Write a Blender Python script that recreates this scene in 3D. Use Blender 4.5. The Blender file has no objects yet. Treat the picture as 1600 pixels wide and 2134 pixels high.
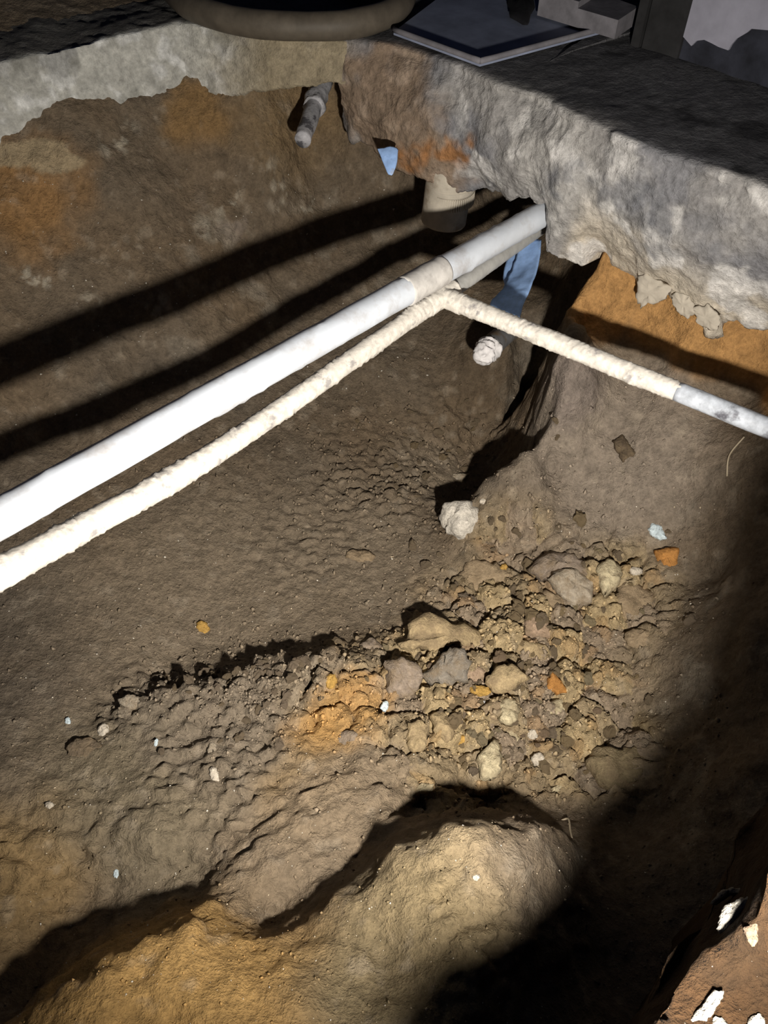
import bpy, bmesh, math, random
import numpy as np
from mathutils import Vector, Matrix
from mathutils.bvhtree import BVHTree

# ------------------------------------------------------------------ camera, world, light, exposure
scene = bpy.context.scene
COL = scene.collection
FPX, CU, CV = 1600.0, 800.0, 1067.0
TH = math.radians(50.0)
OZ = 0.6                                   # the room floor lies at z = 0, the eye 0.6 m above it
FW = np.array([0, math.cos(TH), -math.sin(TH)]); UPV = np.array([0, math.sin(TH), math.cos(TH)]); RT = np.array([1.0, 0, 0])
CAM = np.array([0, 0, OZ])

cam_d = bpy.data.cameras.new('camera'); cam = bpy.data.objects.new('camera', cam_d); COL.objects.link(cam)
cam.location = CAM; cam.rotation_euler = (math.pi / 2 - TH, 0, 0)
cam_d.sensor_fit = 'VERTICAL'; cam_d.sensor_height = 24.0; cam_d.lens = 24.0 * FPX / 2134.0
cam_d.clip_start = 0.02
scene.camera = cam

world = bpy.data.worlds.new('world'); scene.world = world; world.use_nodes = True
bg = world.node_tree.nodes['Background']; bg.inputs[0].default_value = (0.42, 0.52, 1.0, 1); bg.inputs[1].default_value = 0.016

LAMP = np.array([0.17, -0.06, -0.36 + OZ]); AIM = np.array([-0.08, 1.20, -1.02 + OZ])
ld = bpy.data.lights.new('torch_light', 'SPOT'); lamp = bpy.data.objects.new('torch_light', ld); COL.objects.link(lamp)
lamp.location = LAMP; lamp.rotation_euler = Vector(AIM - LAMP).to_track_quat('-Z', 'Y').to_euler()
ld.energy = 122; ld.spot_size = math.radians(116); ld.spot_blend = 1.0; ld.shadow_soft_size = 0.022
ld.color = (1.0, 0.93, 0.84)

vs = scene.view_settings
vs.view_transform = 'Standard'; vs.look = 'None'; vs.gamma = 1.0; vs.use_curve_mapping = False; vs.exposure = 0.0

# ------------------------------------------------------------------ helpers
rng = np.random.default_rng(7)
def W(u, v, D):
    return CAM + D * (FW + RT * ((u - CU) / FPX) + UPV * ((CV - v) / FPX))
def Wz(u, v, z):                            # z measured from the eye
    d = FW + RT * ((u - CU) / FPX) + UPV * ((CV - v) / FPX)
    return CAM + d * (z / d[2])
def P(x, y, z):                             # z measured from the eye
    return np.array([x, y, z + OZ])

def _h(ix, iy, iz, s):
    n = (ix * 374761393 + iy * 668265263 + iz * 2147483647 + s * 1274126177) & 0xffffffff
    n = ((n ^ (n >> 13)) * 1274126177) & 0xffffffff
    n = ((n ^ (n >> 16)) * 2246822519) & 0xffffffff
    return ((n ^ (n >> 15)) & 0xffffff) / float(0xffffff)
def vnoise(p, seed=0):
    i = np.floor(p).astype(np.int64); f = p - i; f = f * f * (3 - 2 * f)
    r = 0
    for a in (0, 1):
        wx = f[:, 0] if a else 1 - f[:, 0]
        for b in (0, 1):
            wy = f[:, 1] if b else 1 - f[:, 1]
            for c in (0, 1):
                wz = f[:, 2] if c else 1 - f[:, 2]
                r = r + wx * wy * wz * _h(i[:, 0] + a, i[:, 1] + b, i[:, 2] + c, seed)
    return r * 2 - 1
def fbm(p, scale, octv=4, seed=0, gain=0.5):
    r = 0; a = 1; t = 0
    for k in range(octv):
        r = r + a * vnoise(p * scale * 2 ** k + 17.3 * k, seed + k); t += a; a *= gain
    return r / t
def worley2(x, y, scale, seed=0):
    X = x * scale; Y = y * scale; ix = np.floor(X).astype(np.int64); iy = np.floor(Y).astype(np.int64)
    f1 = np.full(X.shape, 9.0); f2 = np.full(X.shape, 9.0); cid = np.zeros(X.shape)
    z0 = np.zeros_like(ix)
    for a in (-1, 0, 1):
        for b in (-1, 0, 1):
            cx = ix + a; cy = iy + b
            px = cx + 0.1 + 0.8 * _h(cx, cy, z0, seed); py = cy + 0.1 + 0.8 * _h(cx, cy, z0, seed + 1)
            d = np.hypot(X - px, Y - py); r = _h(cx, cy, z0, seed + 2)
            m = d < f1
            f2 = np.where(m, f1, np.minimum(f2, d)); cid = np.where(m, r, cid); f1 = np.where(m, d, f1)
    return f1, f2, cid
def sstep(a, b, x):
    t = np.clip((x - a) / (b - a), 0, 1); return t * t * (3 - 2 * t)

def mesh_np(name, V, F, smooth=True):
    me = bpy.data.meshes.new(name)
    if isinstance(F, np.ndarray):
        n = len(F); k = F.shape[1]
        me.vertices.add(len(V)); me.vertices.foreach_set('co', np.ascontiguousarray(V, dtype=np.float32).ravel())
        me.loops.add(n * k); me.loops.foreach_set('vertex_index', F.astype(np.int32).ravel())
        me.polygons.add(n); me.polygons.foreach_set('loop_start', np.arange(0, n * k, k, dtype=np.int32))
        me.update(calc_edges=True)
    else:
        me.from_pydata([tuple(v) for v in V], [], F); me.update()
    if smooth:
        me.polygons.foreach_set('use_smooth', np.ones(len(me.polygons), dtype=bool))
    return me
def set_col(me, C):
    a = me.color_attributes.new('Col', 'FLOAT_COLOR', 'POINT')
    a.data.foreach_set('color', np.ascontiguousarray(np.c_[C, np.ones(len(C))], dtype=np.float32).ravel())
def obj(name, me, mat, parent=None, loc=None):
    o = bpy.data.objects.new(name, me); COL.objects.link(o)
    if mat is not None and me is not None and not me.materials: me.materials.append(mat)
    if parent is not None: o.parent = parent
    if loc is not None: o.location = loc
    return o
def tag(o, label=None, cat=None, group=None, kind=None):
    if label: o['label'] = label
    if cat: o['category'] = cat
    if group: o['group'] = group
    if kind: o['kind'] = kind
    return o
def thing(name, loc, label, cat, group=None):
    return tag(obj(name, None, None, loc=tuple(loc)), label, cat, group)
def part(name, V, F, mat, root, smooth=True, label=None):   # V in world space
    V = np.asarray(V, float) - np.array(root_loc(root))
    o = obj(name, mesh_np(name, V, F, smooth), mat, root)
    if label: o['label'] = label
    return o
def root_loc(o):
    l = Vector(o.location)
    while o.parent is not None:
        o = o.parent; l = l + o.location
    return l
def single(name, V, F, mat, label, cat, group=None, smooth=True, kind=None):
    V = np.asarray(V, float); c = np.array([V[:, 0].mean(), V[:, 1].mean(), V[:, 2].min()])
    return tag(obj(name, mesh_np(name, V - c, F, smooth), mat, loc=tuple(c)), label, cat, group, kind)

def spline(pts, n):
    pts = np.asarray(pts, float); m = len(pts)
    ext = np.vstack([2 * pts[0] - pts[1], pts, 2 * pts[-1] - pts[-2]])
    t = np.linspace(0, m - 1, n); k = np.minimum(t.astype(int), m - 2); f = (t - k)[:, None]
    p0, p1, p2, p3 = ext[k], ext[k + 1], ext[k + 2], ext[k + 3]
    return 0.5 * (2 * p1 + (p2 - p0) * f + (2 * p0 - 5 * p1 + 4 * p2 - p3) * f ** 2 + (3 * p1 - p0 - 3 * p2 + p3) * f ** 3)
def linpts(a, b, n):
    return np.asarray(a) + (np.asarray(b) - np.asarray(a)) * np.linspace(0, 1, n)[:, None]
def tube(path, rad, seg=24, disp=None, cap=True):
    """path (n,3); rad scalar or (n,); disp(P world points, N normals) -> offsets"""
    path = np.asarray(path, float); n = len(path)
    rad = np.broadcast_to(np.asarray(rad, float), (n,))
    T = np.gradient(path, axis=0); T /= np.linalg.norm(T, axis=1)[:, None]
    u0 = np.array([0, 0, 1.0]) if abs(T[0][2]) < 0.9 else np.array([1.0, 0, 0])
    V = []; Nn = []
    a = np.linspace(0, 2 * math.pi, seg, endpoint=False)
    for i in range(n):
        x = np.cross(T[i], u0); x /= np.linalg.norm(x); y = np.cross(x, T[i]); u0 = y
        d = np.cos(a)[:, None] * x + np.sin(a)[:, None] * y
        V.append(path[i] + rad[i] * d); Nn.append(d)
    V = np.concatenate(V); Nn = np.concatenate(Nn)
    if disp is not None: V = V + Nn * disp(V)[:, None]
    F = []
    for i in range(n - 1):
        for j in range(seg):
            F.append((i * seg + j, i * seg + (j + 1) % seg, (i + 1) * seg + (j + 1) % seg, (i + 1) * seg + j))
    if cap:
        F.append(tuple(range(seg - 1, -1, -1))); F.append(tuple(range((n - 1) * seg, n * seg)))
    return V, F

# ------------------------------------------------------------------ materials
def new_mat(name):
    m = bpy.data.materials.new(name); m.use_nodes = True; nt = m.node_tree
    return m, nt, nt.nodes['Principled BSDF']
def node(nt, t, **k):
    n = nt.nodes.new(t)
    for a, b in k.items(): setattr(n, a, b)
    return n
def noise_node(nt, coord, scale, detail=6, rough=0.6):
    n = node(nt, 'ShaderNodeTexNoise'); n.inputs['Scale'].default_value = scale
    n.inputs['Detail'].default_value = detail; n.inputs['Roughness'].default_value = rough
    nt.links.new(coord, n.inputs['Vector']); return n
def ramp(nt, fac, stops):
    r = node(nt, 'ShaderNodeValToRGB'); e = r.color_ramp.elements
    while len(e) > 1: e.remove(e[-1])
    e[0].position = stops[0][0]; e[0].color = (*stops[0][1], 1)
    for p, c in stops[1:]:
        x = e.new(p); x.color = (*c, 1)
    nt.links.new(fac, r.inputs[0]); return r
def mixc(nt, fac, a, b, mode='MIX'):
    m = node(nt, 'ShaderNodeMix', data_type='RGBA', blend_type=mode)
    for s, val in ((m.inputs[0], fac), (m.inputs[6], a), (m.inputs[7], b)):
        if isinstance(val, (int, float)): s.default_value = val
        elif isinstance(val, tuple): s.default_value = (*val, 1)
        else: nt.links.new(val, s)
    return m.outputs[2]
def g3(x): return (x, x, x)
def earth_mat(name, attr=True, color=(0.2, 0.15, 0.1), speck=0.0, bump=0.5, scales=(45, 160, 420), rough=0.95, vary=0.35, randomise=0.0, spec=0.15, dist=0.004, dust=0.0):
    m, nt, b = new_mat(name)
    co = node(nt, 'ShaderNodeTexCoord').outputs['Object']
    if attr:
        base = node(nt, 'ShaderNodeVertexColor', layer_name='Col').outputs['Color']
    else:
        rgb = node(nt, 'ShaderNodeRGB'); rgb.outputs[0].default_value = (*color, 1); base = rgb.outputs[0]
    n1 = noise_node(nt, co, scales[0], 7, 0.65); n2 = noise_node(nt, co, scales[1], 5, 0.6); n3 = noise_node(nt, co, scales[2], 3, 0.6)
    r1 = ramp(nt, n1.outputs[0], [(0.3, g3(1 - vary)), (0.7, g3(1 + vary))])
    r2 = ramp(nt, n2.outputs[0], [(0.3, g3(1 - vary * 0.7)), (0.7, g3(1 + vary * 0.7))])
    c = mixc(nt, 1.0, base, r1.outputs[0], 'MULTIPLY'); c = mixc(nt, 1.0, c, r2.outputs[0], 'MULTIPLY')
    if randomise:
        oi = node(nt, 'ShaderNodeObjectInfo')
        rr = ramp(nt, oi.outputs['Random'], [(0, (1 - randomise, 1 - randomise, 1 - randomise)), (0.5, (1.0, 0.97, 0.9)), (1, (1 + randomise, 1 + randomise * 0.9, 1 + randomise * 0.7))])
        c = mixc(nt, 1.0, c, rr.outputs[0], 'MULTIPLY')
    if dust:
        nd = noise_node(nt, co, 38, 6, 0.7); fd = ramp(nt, nd.outputs[0], [(0.42, g3(0)), (0.62, g3(dust))])
        c = mixc(nt, fd.outputs[0], c, (0.21, 0.155, 0.095))
    if speck:
        sp = ramp(nt, n3.outputs[0], [(0.72, g3(0)), (0.76, g3(1))])
        mu = node(nt, 'ShaderNodeMath', operation='MULTIPLY'); nt.links.new(sp.outputs[0], mu.inputs[0]); mu.inputs[1].default_value = speck
        c = mixc(nt, mu.outputs[0], c, (0.55, 0.5, 0.42))
    nt.links.new(c, b.inputs['Base Color'])
    b.inputs['Roughness'].default_value = rough; b.inputs['Specular IOR Level'].default_value = spec
    ad = node(nt, 'ShaderNodeMath', operation='ADD'); nt.links.new(n1.outputs[0], ad.inputs[0])
    m2 = node(nt, 'ShaderNodeMath', operation='MULTIPLY'); nt.links.new(n2.outputs[0], m2.inputs[0]); m2.inputs[1].default_value = 0.6
    nt.links.new(m2.outputs[0], ad.inputs[1])
    ad2 = node(nt, 'ShaderNodeMath', operation='MULTIPLY_ADD'); nt.links.new(n3.outputs[0], ad2.inputs[0]); ad2.inputs[1].default_value = 0.3
    nt.links.new(ad.outputs[0], ad2.inputs[2])
    bp = node(nt, 'ShaderNodeBump'); bp.inputs['Strength'].default_value = bump; bp.inputs['Distance'].default_value = dist
    nt.links.new(ad2.outputs[0], bp.inputs['Height']); nt.links.new(bp.outputs[0], b.inputs['Normal'])
    return m
def plain_mat(name, color, rough=0.6, vary=0.15, scale=60, bump=0.15, dist=0.002, spec=0.3, spots=None):
    m, nt, b = new_mat(name)
    co = node(nt, 'ShaderNodeTexCoord').outputs['Object']
    n1 = noise_node(nt, co, scale, 6, 0.62)
    lo = tuple(max(0, x * (1 - vary)) for x in color); hi = tuple(x * (1 + vary) for x in color)
    c = ramp(nt, n1.outputs[0], [(0.32, lo), (0.68, hi)]).outputs[0]
    if spots:
        col2, sc, t0, t1 = spots
        n2 = noise_node(nt, co, sc, 6, 0.65)
        f = ramp(nt, n2.outputs[0], [(t0, g3(0)), (t1, g3(1))])
        c = mixc(nt, f.outputs[0], c, col2)
    nt.links.new(c, b.inputs['Base Color']); b.inputs['Roughness'].default_value = rough; b.inputs['Specular IOR Level'].default_value = spec
    bp = node(nt, 'ShaderNodeBump'); bp.inputs['Strength'].default_value = bump; bp.inputs['Distance'].default_value = dist
    nt.links.new(n1.outputs[0], bp.inputs['Height']); nt.links.new(bp.outputs[0], b.inputs['Normal'])
    return m

M = {}
M['soil'] = earth_mat('soil', speck=0.5, bump=1.0, vary=0.26, dist=0.008, scales=(48, 150, 380))
M['concrete'] = earth_mat('concrete', speck=0.5, bump=0.9, scales=(34, 120, 320), vary=0.28, rough=0.9, dist=0.006)
M['crumbs'] = earth_mat('crumbs', speck=0.0, bump=0.3, vary=0.2)
M['white_pvc'] = plain_mat('white_pvc', (0.66, 0.71, 0.78), 0.45, 0.06, 25, 0.1, spots=((0.46, 0.45, 0.45), 16, 0.50, 0.72))
M['crust'] = plain_mat('crust', (0.74, 0.70, 0.63), 0.85, 0.22, 70, 0.5, 0.003, spots=((0.38, 0.36, 0.35), 30, 0.58, 0.68))
M['bare_pipe'] = plain_mat('bare_pipe', (0.50, 0.54, 0.60), 0.4, 0.3, 50, 0.2, spots=((0.12, 0.12, 0.14), 18, 0.5, 0.62))
M['ribbed'] = plain_mat('ribbed', (0.44, 0.40, 0.33), 0.7, 0.15, 40, 0.2, spots=((0.2, 0.15, 0.1), 14, 0.52, 0.7))
M['blue'] = plain_mat('blue', (0.34, 0.53, 0.90), 0.5, 0.22, 40, 0.3, spots=((0.42, 0.40, 0.38), 12, 0.6, 0.7))
M['grey_pvc'] = plain_mat('grey_pvc', (0.20, 0.20, 0.205), 0.55, 0.2, 40, 0.2, spots=((0.2, 0.15, 0.1), 25, 0.5, 0.65))
M['foil'] = plain_mat('foil', (0.36, 0.36, 0.38), 0.5, 0.35, 60, 0.5, 0.004, spots=((0.1, 0.1, 0.11), 30, 0.52, 0.6))
M['wrap'] = plain_mat('wrap', (0.75, 0.73, 0.73), 0.6, 0.12, 80, 0.4)
M['hose'] = plain_mat('hose', (0.085, 0.072, 0.055), 0.6, 0.25, 25, 0.2)
M['dark_floor'] = plain_mat('dark_floor', (0.05, 0.05, 0.055), 0.9, 0.4, 20, 0.4)
M['sheet'] = plain_mat('sheet', (0.22, 0.25, 0.34), 0.55, 0.25, 12, 0.1)
M['rag'] = plain_mat('rag', (0.006, 0.006, 0.008), 0.95, 0.3, 60, 0.4)
M['board'] = plain_mat('board', (0.16, 0.155, 0.17), 0.9, 0.3, 20, 0.3)
M['post'] = plain_mat('post', (0.02, 0.02, 0.021), 0.8, 0.4, 20, 0.3)
M['plaster'] = plain_mat('plaster', (0.42, 0.38, 0.315), 0.9, 0.12, 60, 0.3)
M['root'] = plain_mat('root', (0.5, 0.42, 0.3), 0.8, 0.1, 60, 0.1)

# ------------------------------------------------------------------ the ground of the pit
B_, R_, F_ = 1, 2, 0
ctl = []
def c(u, v, D, k=F_): ctl.append((*W(u, v, D), k))
def cx(x, y, z, k=F_): ctl.append((*P(x, y, z), k))
# earth bank under the footing
for a in [(-300,330,1.52),(0,310,1.62),(200,400,1.68),(350,330,1.76),(500,350,1.82),(680,400,1.95),(600,260,1.84),(200,300,1.66),(420,260,1.76),
          (-186,850,1.53),(342,640,1.76),(591,604,1.95),(100,600,1.66),(0,780,1.60),(200,500,1.70),(450,500,1.83),(800,450,2.0),(750,550,1.99),(880,480,2.03),
          (100,900,1.66),(300,800,1.76),(500,750,1.86),(-150,600,1.57),(700,300,1.9),(640,480,1.94)]: c(*a, B_)
for a in [(-1.4,1.56,-.64),(-.76,1.74,-.64),(-.3,1.88,-.64),(-.05,1.98,-.64),(-1.1,1.66,-.64),(.08,2.1,-.7),(.3,2.2,-.8),(-1.4,1.3,-.85),(-1.4,1.7,-.62),(-.5,2.2,-.62),(0,2.3,-.65),(.5,2.3,-.7)]: cx(*a, B_)
# pit floor
for a in [(-170,1000,1.53),(640,850,1.88),(800,750,1.95),(800,900,1.91),(900,700,2.0),(0,1050,1.55),(0,1300,1.42),(200,1150,1.55),(400,1050,1.68),(600,1000,1.77),(800,1050,1.77),
          (500,1200,1.6),(300,1300,1.47),(700,1200,1.63),(850,1150,1.69),(600,1330,1.50),(800,1290,1.55),(930,880,1.95),(850,1060,1.77),
          (360,1400,1.42),(500,1365,1.47),(700,1330,1.5),(360,1436,1.325),(500,1405,1.355),(700,1366,1.39),(250,1450,1.36),(430,1385,1.44),(430,1420,1.34),(600,1350,1.485),(600,1384,1.37),
          (400,1550,1.27),(150,1500,1.3),(650,1500,1.31),(850,1450,1.39),(1000,1350,1.47),(1100,1450,1.42),(1000,1600,1.33),(850,1600,1.26),(1200,1550,1.38),
          (1300,1350,1.5),(1350,1500,1.4),(1200,1200,1.58),(1050,1150,1.66),
          (0,1800,1.1),(0,1600,1.2),(-200,1500,1.25),(-200,1800,1.1),(300,1750,1.13),(500,1650,1.19),(700,1640,1.19),
          (50,2134,.83),(120,2060,.86),(200,1985,.89),(300,1942,.92),(420,1908,.945),(0,2130,.95),(30,2080,1.0),(90,2010,1.05),(160,1950,1.08),(230,1900,1.11),(320,1868,1.12),(410,1852,1.12),(0,2000,1.03),(60,1920,1.08),
          (400,2100,.85),(600,2050,.88),(250,2134,.83),(700,1900,.98),(590,1955,.98),(650,1870,1.07),(575,1935,1.06),(760,1790,1.13),(550,1800,1.09),(640,1750,1.12),(480,1870,1.04),(730,1720,1.15),(700,1860,1.0),(780,1820,1.0),
          (850,1680,1.25),(1000,1680,1.31),(1150,1690,1.29),(800,1660,1.2),(830,1760,1.01),(920,1728,1.0),(1000,1722,1.0),(1130,1735,1.03),(900,1850,.95),(1000,2000,.90),(800,2000,.93),(1100,1900,.97),
          (1200,1850,1.06),(1250,2000,1.02),(1100,2134,.9),(900,2134,.86),(700,2134,.85),(1300,1700,1.28),(1400,1700,1.22),(1500,1500,1.27),(1600,1600,1.12),(1500,2000,1.0)]: c(*a)
for a in [(-1.4,.9,-1.08),(-1.4,.5,-1.1),(-1.3,.1,-1.05),(0,-.2,-.97),(-.5,-.2,-.97),(.45,0,-1.07),(.75,.3,-1.02),(.5,-.3,-1.0),(-1.0,-.2,-1.0)]: cx(*a)
# right bank
for a in [(1400,1100,1.58),(1500,1200,1.48),(1600,1050,1.42),(1500,950,1.5),(1300,1000,1.6),(1600,950,1.43),(1400,850,1.56),(1250,800,1.6),(1205,700,1.62),(1190,640,1.63),(1600,880,1.46),(1250,900,1.62),(1150,970,1.655),(1600,1300,1.27),(1550,1150,1.42),
          (1240,650,1.62),(1400,722,1.56),(1600,810,1.5),(1320,690,1.59),(1500,770,1.53)]: c(*a, R_)
for a in [(.46,1.42,-.84),(.61,1.27,-.84),(.79,1.145,-.84),(.60,1.5,-.74),(.78,1.35,-.74),(1.0,1.2,-.74),(1.0,.95,-.95),(1.2,.9,-.85),(1.2,.5,-.9),(1.2,1.3,-.74),(.7,1.7,-.72),(1.0,1.7,-.72),(.9,2.2,-.7)]: cx(*a, R_)
for a in [(1172,690,1.61),(1160,740,1.60),(1154,800,1.60),(1156,860,1.61),(1140,905,1.615),(1090,948,1.63),(1040,985,1.65),(1000,1016,1.67),(968,1066,1.70)]:
    c(*a, R_); e = W(*a)                      # the broken edge of the bank, with a steep drop behind it
    k_ = 0.5 if a[1] > 1040 else 1.0
    if a[1] < 890:
        ctl.append((e[0] - .010, e[1] + .006, e[2] - .10, R_)); ctl.append((e[0] - .018, e[1] + .012, e[2] - .20, R_))
        if 730 < a[1]: ctl.append((e[0] - .030, e[1] + .03, e[2] - .28, R_))
    else:
        ctl.append((e[0] - .002, e[1] + .026, e[2] - .085 * k_, R_)); ctl.append((e[0] - .004, e[1] + .06, e[2] - .19 * k_, R_))
# recess under the slab
for a in [(1050,700,1.88),(1000,900,2.0),(1090,800,2.06),(1130,800,2.05),(1115,850,2.06),(1060,885,2.05),(1000,940,2.0),(940,1000,1.90),(900,1050,1.80),(1100,650,1.97),(1000,600,2.02),(1060,450,2.12),(1130,700,1.98),(1140,600,1.98)]: c(*a, B_)
cx(.42,1.62,-1.14, B_); cx(.46,1.75,-1.02, B_)
ctl = np.array(ctl)
CXY = ctl[:, :2]; CZ = ctl[:, 2]; CK = ctl[:, 3].astype(int)
def kern(d2): return -np.sqrt(d2 + 0.012 ** 2)
n = len(CXY)
d2 = ((CXY[:, None] - CXY[None]) ** 2).sum(-1)
A = np.zeros((n + 3, n + 3)); A[:n, :n] = kern(d2) - np.eye(n) * 0.0004; A[:n, n] = 1; A[:n, n+1:] = CXY; A[n, :n] = 1; A[n+1:, :n] = CXY.T
sol = np.linalg.solve(A, np.r_[CZ, 0, 0, 0])
def base_z(x, y):
    out = np.empty(len(x))
    for s in range(0, len(x), 40000):
        e = slice(s, s + 40000)
        q = (x[e, None] - CXY[None, :, 0]) ** 2 + (y[e, None] - CXY[None, :, 1]) ** 2
        out[e] = kern(q) @ sol[:n] + sol[n] + x[e] * sol[n+1] + y[e] * sol[n+2]
    return out
STEP = 0.0042
gx = np.arange(-1.35, 1.2, STEP); gy = np.arange(-0.3, 2.3, STEP)
NX, NY = len(gx), len(gy)
GX, GY = [a.ravel() for a in np.meshgrid(gx, gy)]
wob = np.c_[GX, GY, np.zeros_like(GX)]
wx = fbm(wob, 9, 3, 11) * 0.018; wy = fbm(wob, 9, 3, 21) * 0.018
Z0 = base_z(GX + wx, GY + wy)
def normals(Z):
    Zg = Z.reshape(NY, NX); dy, dx = np.gradient(Zg, STEP)
    N = np.stack([-dx, -dy, np.ones_like(dx)], -1); N /= np.linalg.norm(N, axis=-1)[..., None]
    return N.reshape(-1, 3)
# rough hit on the undisplaced ground, for zones
def make_bvh(V, st=2):
    idx = np.arange(NX * NY).reshape(NY, NX)[::st, ::st]
    q = np.stack([idx[:-1, :-1], idx[:-1, 1:], idx[1:, 1:], idx[1:, :-1]], -1).reshape(-1, 4)
    used = idx.ravel(); mp = np.zeros(NX * NY, int); mp[used] = np.arange(len(used))
    return BVHTree.FromPolygons(V[used].tolist(), mp[q].tolist())
V0 = np.c_[GX, GY, Z0]
bvh0 = make_bvh(V0, 4)
def ray_dir(u, v):
    d = FW + RT * ((u - CU) / FPX) + UPV * ((CV - v) / FPX); return Vector(d / np.linalg.norm(d))
def hit0(u, v):
    h = bvh0.ray_cast(Vector(CAM), ray_dir(u, v))[0]
    return np.array(h) if h is not None else W(u, v, 1.5)
N0 = normals(Z0)
steep = 1 - N0[:, 2]
warp = np.c_[fbm(V0, 14, 4, 31), fbm(V0, 14, 4, 41), fbm(V0, 14, 4, 51)] * 0.05
def blob(u, v, r, soft=0.5, sq=(1, 1, 1), jag=1.0):
    d = np.linalg.norm((V0 + warp * jag - hit0(u, v)) / np.array(sq), axis=1)
    return 1 - sstep(r * (1 - soft), r, d)
def mx(*a):
    r = a[0]
    for b in a[1:]: r = np.maximum(r, b)
    return r
rubble = mx(blob(1080,1350,.30,.6), blob(950,1480,.26,.6), blob(1180,1500,.22,.6), blob(1250,1230,.2,.6), blob(700,1400,.13,.7), blob(1060,1130,.14,.7))
scaly = mx(blob(950,900,.2,.8), blob(800,1000,.25,.8), blob(650,1130,.22,.9)*.6, blob(480,1500,.2,.7), blob(330,1440,.15,.7), blob(560,1420,.14,.6), blob(150,1800,.16,.8), blob(450,1650,.2,.8), blob(1000,1890,.1,.7), blob(1100,1150,.2,.7))
strata = mx(blob(560,1800,.12,.6), blob(650,1740,.1,.6), blob(700,1660,.1,.6), blob(780,1650,.12,.6))
smoothz = mx(blob(1350,950,.28,.7), blob(300,700,.45,.6), blob(150,1250,.25,.7), blob(880,1820,.14,.7))
# lumps: rounded clods with sharp seams between them
wx2 = GX + fbm(V0, 35, 3, 61) * 0.012; wy2 = GY + fbm(V0, 35, 3, 71) * 0.012
def lumps(scale, seed):
    f1, f2, cid = worley2(wx2, wy2, scale, seed)
    return np.sqrt(np.clip(1 - (f1 / 0.85) ** 2, 0, 1)) * (0.35 + 0.65 * cid) * sstep(0.0, 0.18, f2 - f1), cid
L1, id1 = lumps(15, 5); L2, id2 = lumps(34, 6); L3, id3 = lumps(72, 8)
# a tilted, overlapping scale pattern: each cell rises towards the viewer and drops off on its far side
f1, f2, cs = worley2(wx2, wy2 * 1.5, 30, 15)
g1, g2, cg = worley2(wx2, wy2 * 1.5, 62, 25)
scale_rel = (0.5 - f1) * (0.4 + 0.6 * cs) + 0.45 * (0.5 - g1) * (0.3 + 0.7 * cg)
disp = fbm(V0, 6, 3, 3) * 0.010 + fbm(V0, 22, 4, 4) * 0.0055 * (1 - 0.55 * smoothz) + fbm(V0, 75, 3, 14) * 0.0026 * (1 - 0.5 * smoothz)
disp += rubble * (L1 * 0.042 + L2 * 0.020 + L3 * 0.008 - 0.028)
disp += scaly * (1 - 0.6 * rubble) * (scale_rel * 0.030 + np.clip(fbm(V0, 60, 4, 361, .6), 0, 1) * 0.010)
sv = V0.copy(); ang = math.radians(28)
su = (GX * math.cos(ang) + GY * math.sin(ang)); st_ = (-GX * math.sin(ang) + GY * math.cos(ang))
disp += strata * fbm(np.c_[su * 9, st_ * 46, Z0 * 46], 1, 4, 81) * 0.016
mound = mx(blob(330,2040,.3,.5), blob(900,1850,.22,.5), blob(850,2050,.25,.5), blob(150,1750,.25,.6), blob(600,1650,.2,.6))
disp += mound * (fbm(V0, 34, 5, 321, .6) * 0.008 - np.clip(fbm(V0, 18, 4, 331) , 0, 1) ** 2 * 0.02)
disp += sstep(0.12, 0.4, steep) * (fbm(V0 * np.array([1, 1, 0.7]), 30, 5, 91, .6) * 0.009 - np.clip(.12 - np.abs(fbm(V0 * np.array([1,1,.6]), 10, 4, 92)), 0, 1) * 0.03)
# keep it calm where the slab and the footing cover it
V = V0 + N0 * disp[:, None]

# ------- colour of the ground (linear albedo)
def lerp(a, b, t): return a + (np.asarray(b) - a) * t[:, None]
BROWN = np.array([0.150, 0.117, 0.082])
C = np.tile(BROWN, (len(V0), 1)).astype(float)
nz = fbm(V0, 5, 4, 101); nz2 = fbm(V0, 16, 4, 111)
C = lerp(C, (0.170, 0.122, 0.076), sstep(-0.1, 0.5, nz) * 0.6)
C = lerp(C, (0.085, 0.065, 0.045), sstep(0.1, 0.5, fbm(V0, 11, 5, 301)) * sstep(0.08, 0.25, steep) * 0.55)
C = lerp(C, (0.26, 0.225, 0.175), sstep(0.22, 0.45, fbm(V0, 13, 5, 311)) * sstep(0.08, 0.25, steep) * 0.55)
C = lerp(C, (0.120, 0.100, 0.078), sstep(0.0, 0.5, -nz) * 0.6)
C = lerp(C, (0.215, 0.172, 0.122), mx(blob(450,1250,.42,.6), blob(300,1600,.32,.6), blob(700,1150,.32,.7), blob(900,1000,.2,.8), blob(600,1600,.25,.7)) * 0.85)
C = lerp(C, (0.325, 0.25, 0.15), rubble * 0.85)
cell = sstep(0.25, 0.9, rubble)
C = lerp(C, (0.42, 0.32, 0.175), cell * (id1 > 0.72) * 0.6)
C = lerp(C, (0.255, 0.20, 0.15), cell * (id1 < 0.35) * 0.7)
C = lerp(C, (0.34, 0.20, 0.08), cell * ((id2 > 0.8)) * 0.35)
ORANGE = (0.40, 0.235, 0.085); SAND = (0.33, 0.22, 0.095)
C = lerp(C, ORANGE, blob(725,1485,.10,.35, jag=.9) * 0.8)
C = lerp(C, ORANGE, blob(655,1530,.085,.5, jag=.9) * 0.7)
C = lerp(C, (0.29, 0.20, 0.10), blob(640,1640,.12,.8) * 0.7)
C = lerp(C, (0.30, 0.165, 0.062), blob(50,410,.19,.8,jag=1.6) * 0.8)
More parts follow.
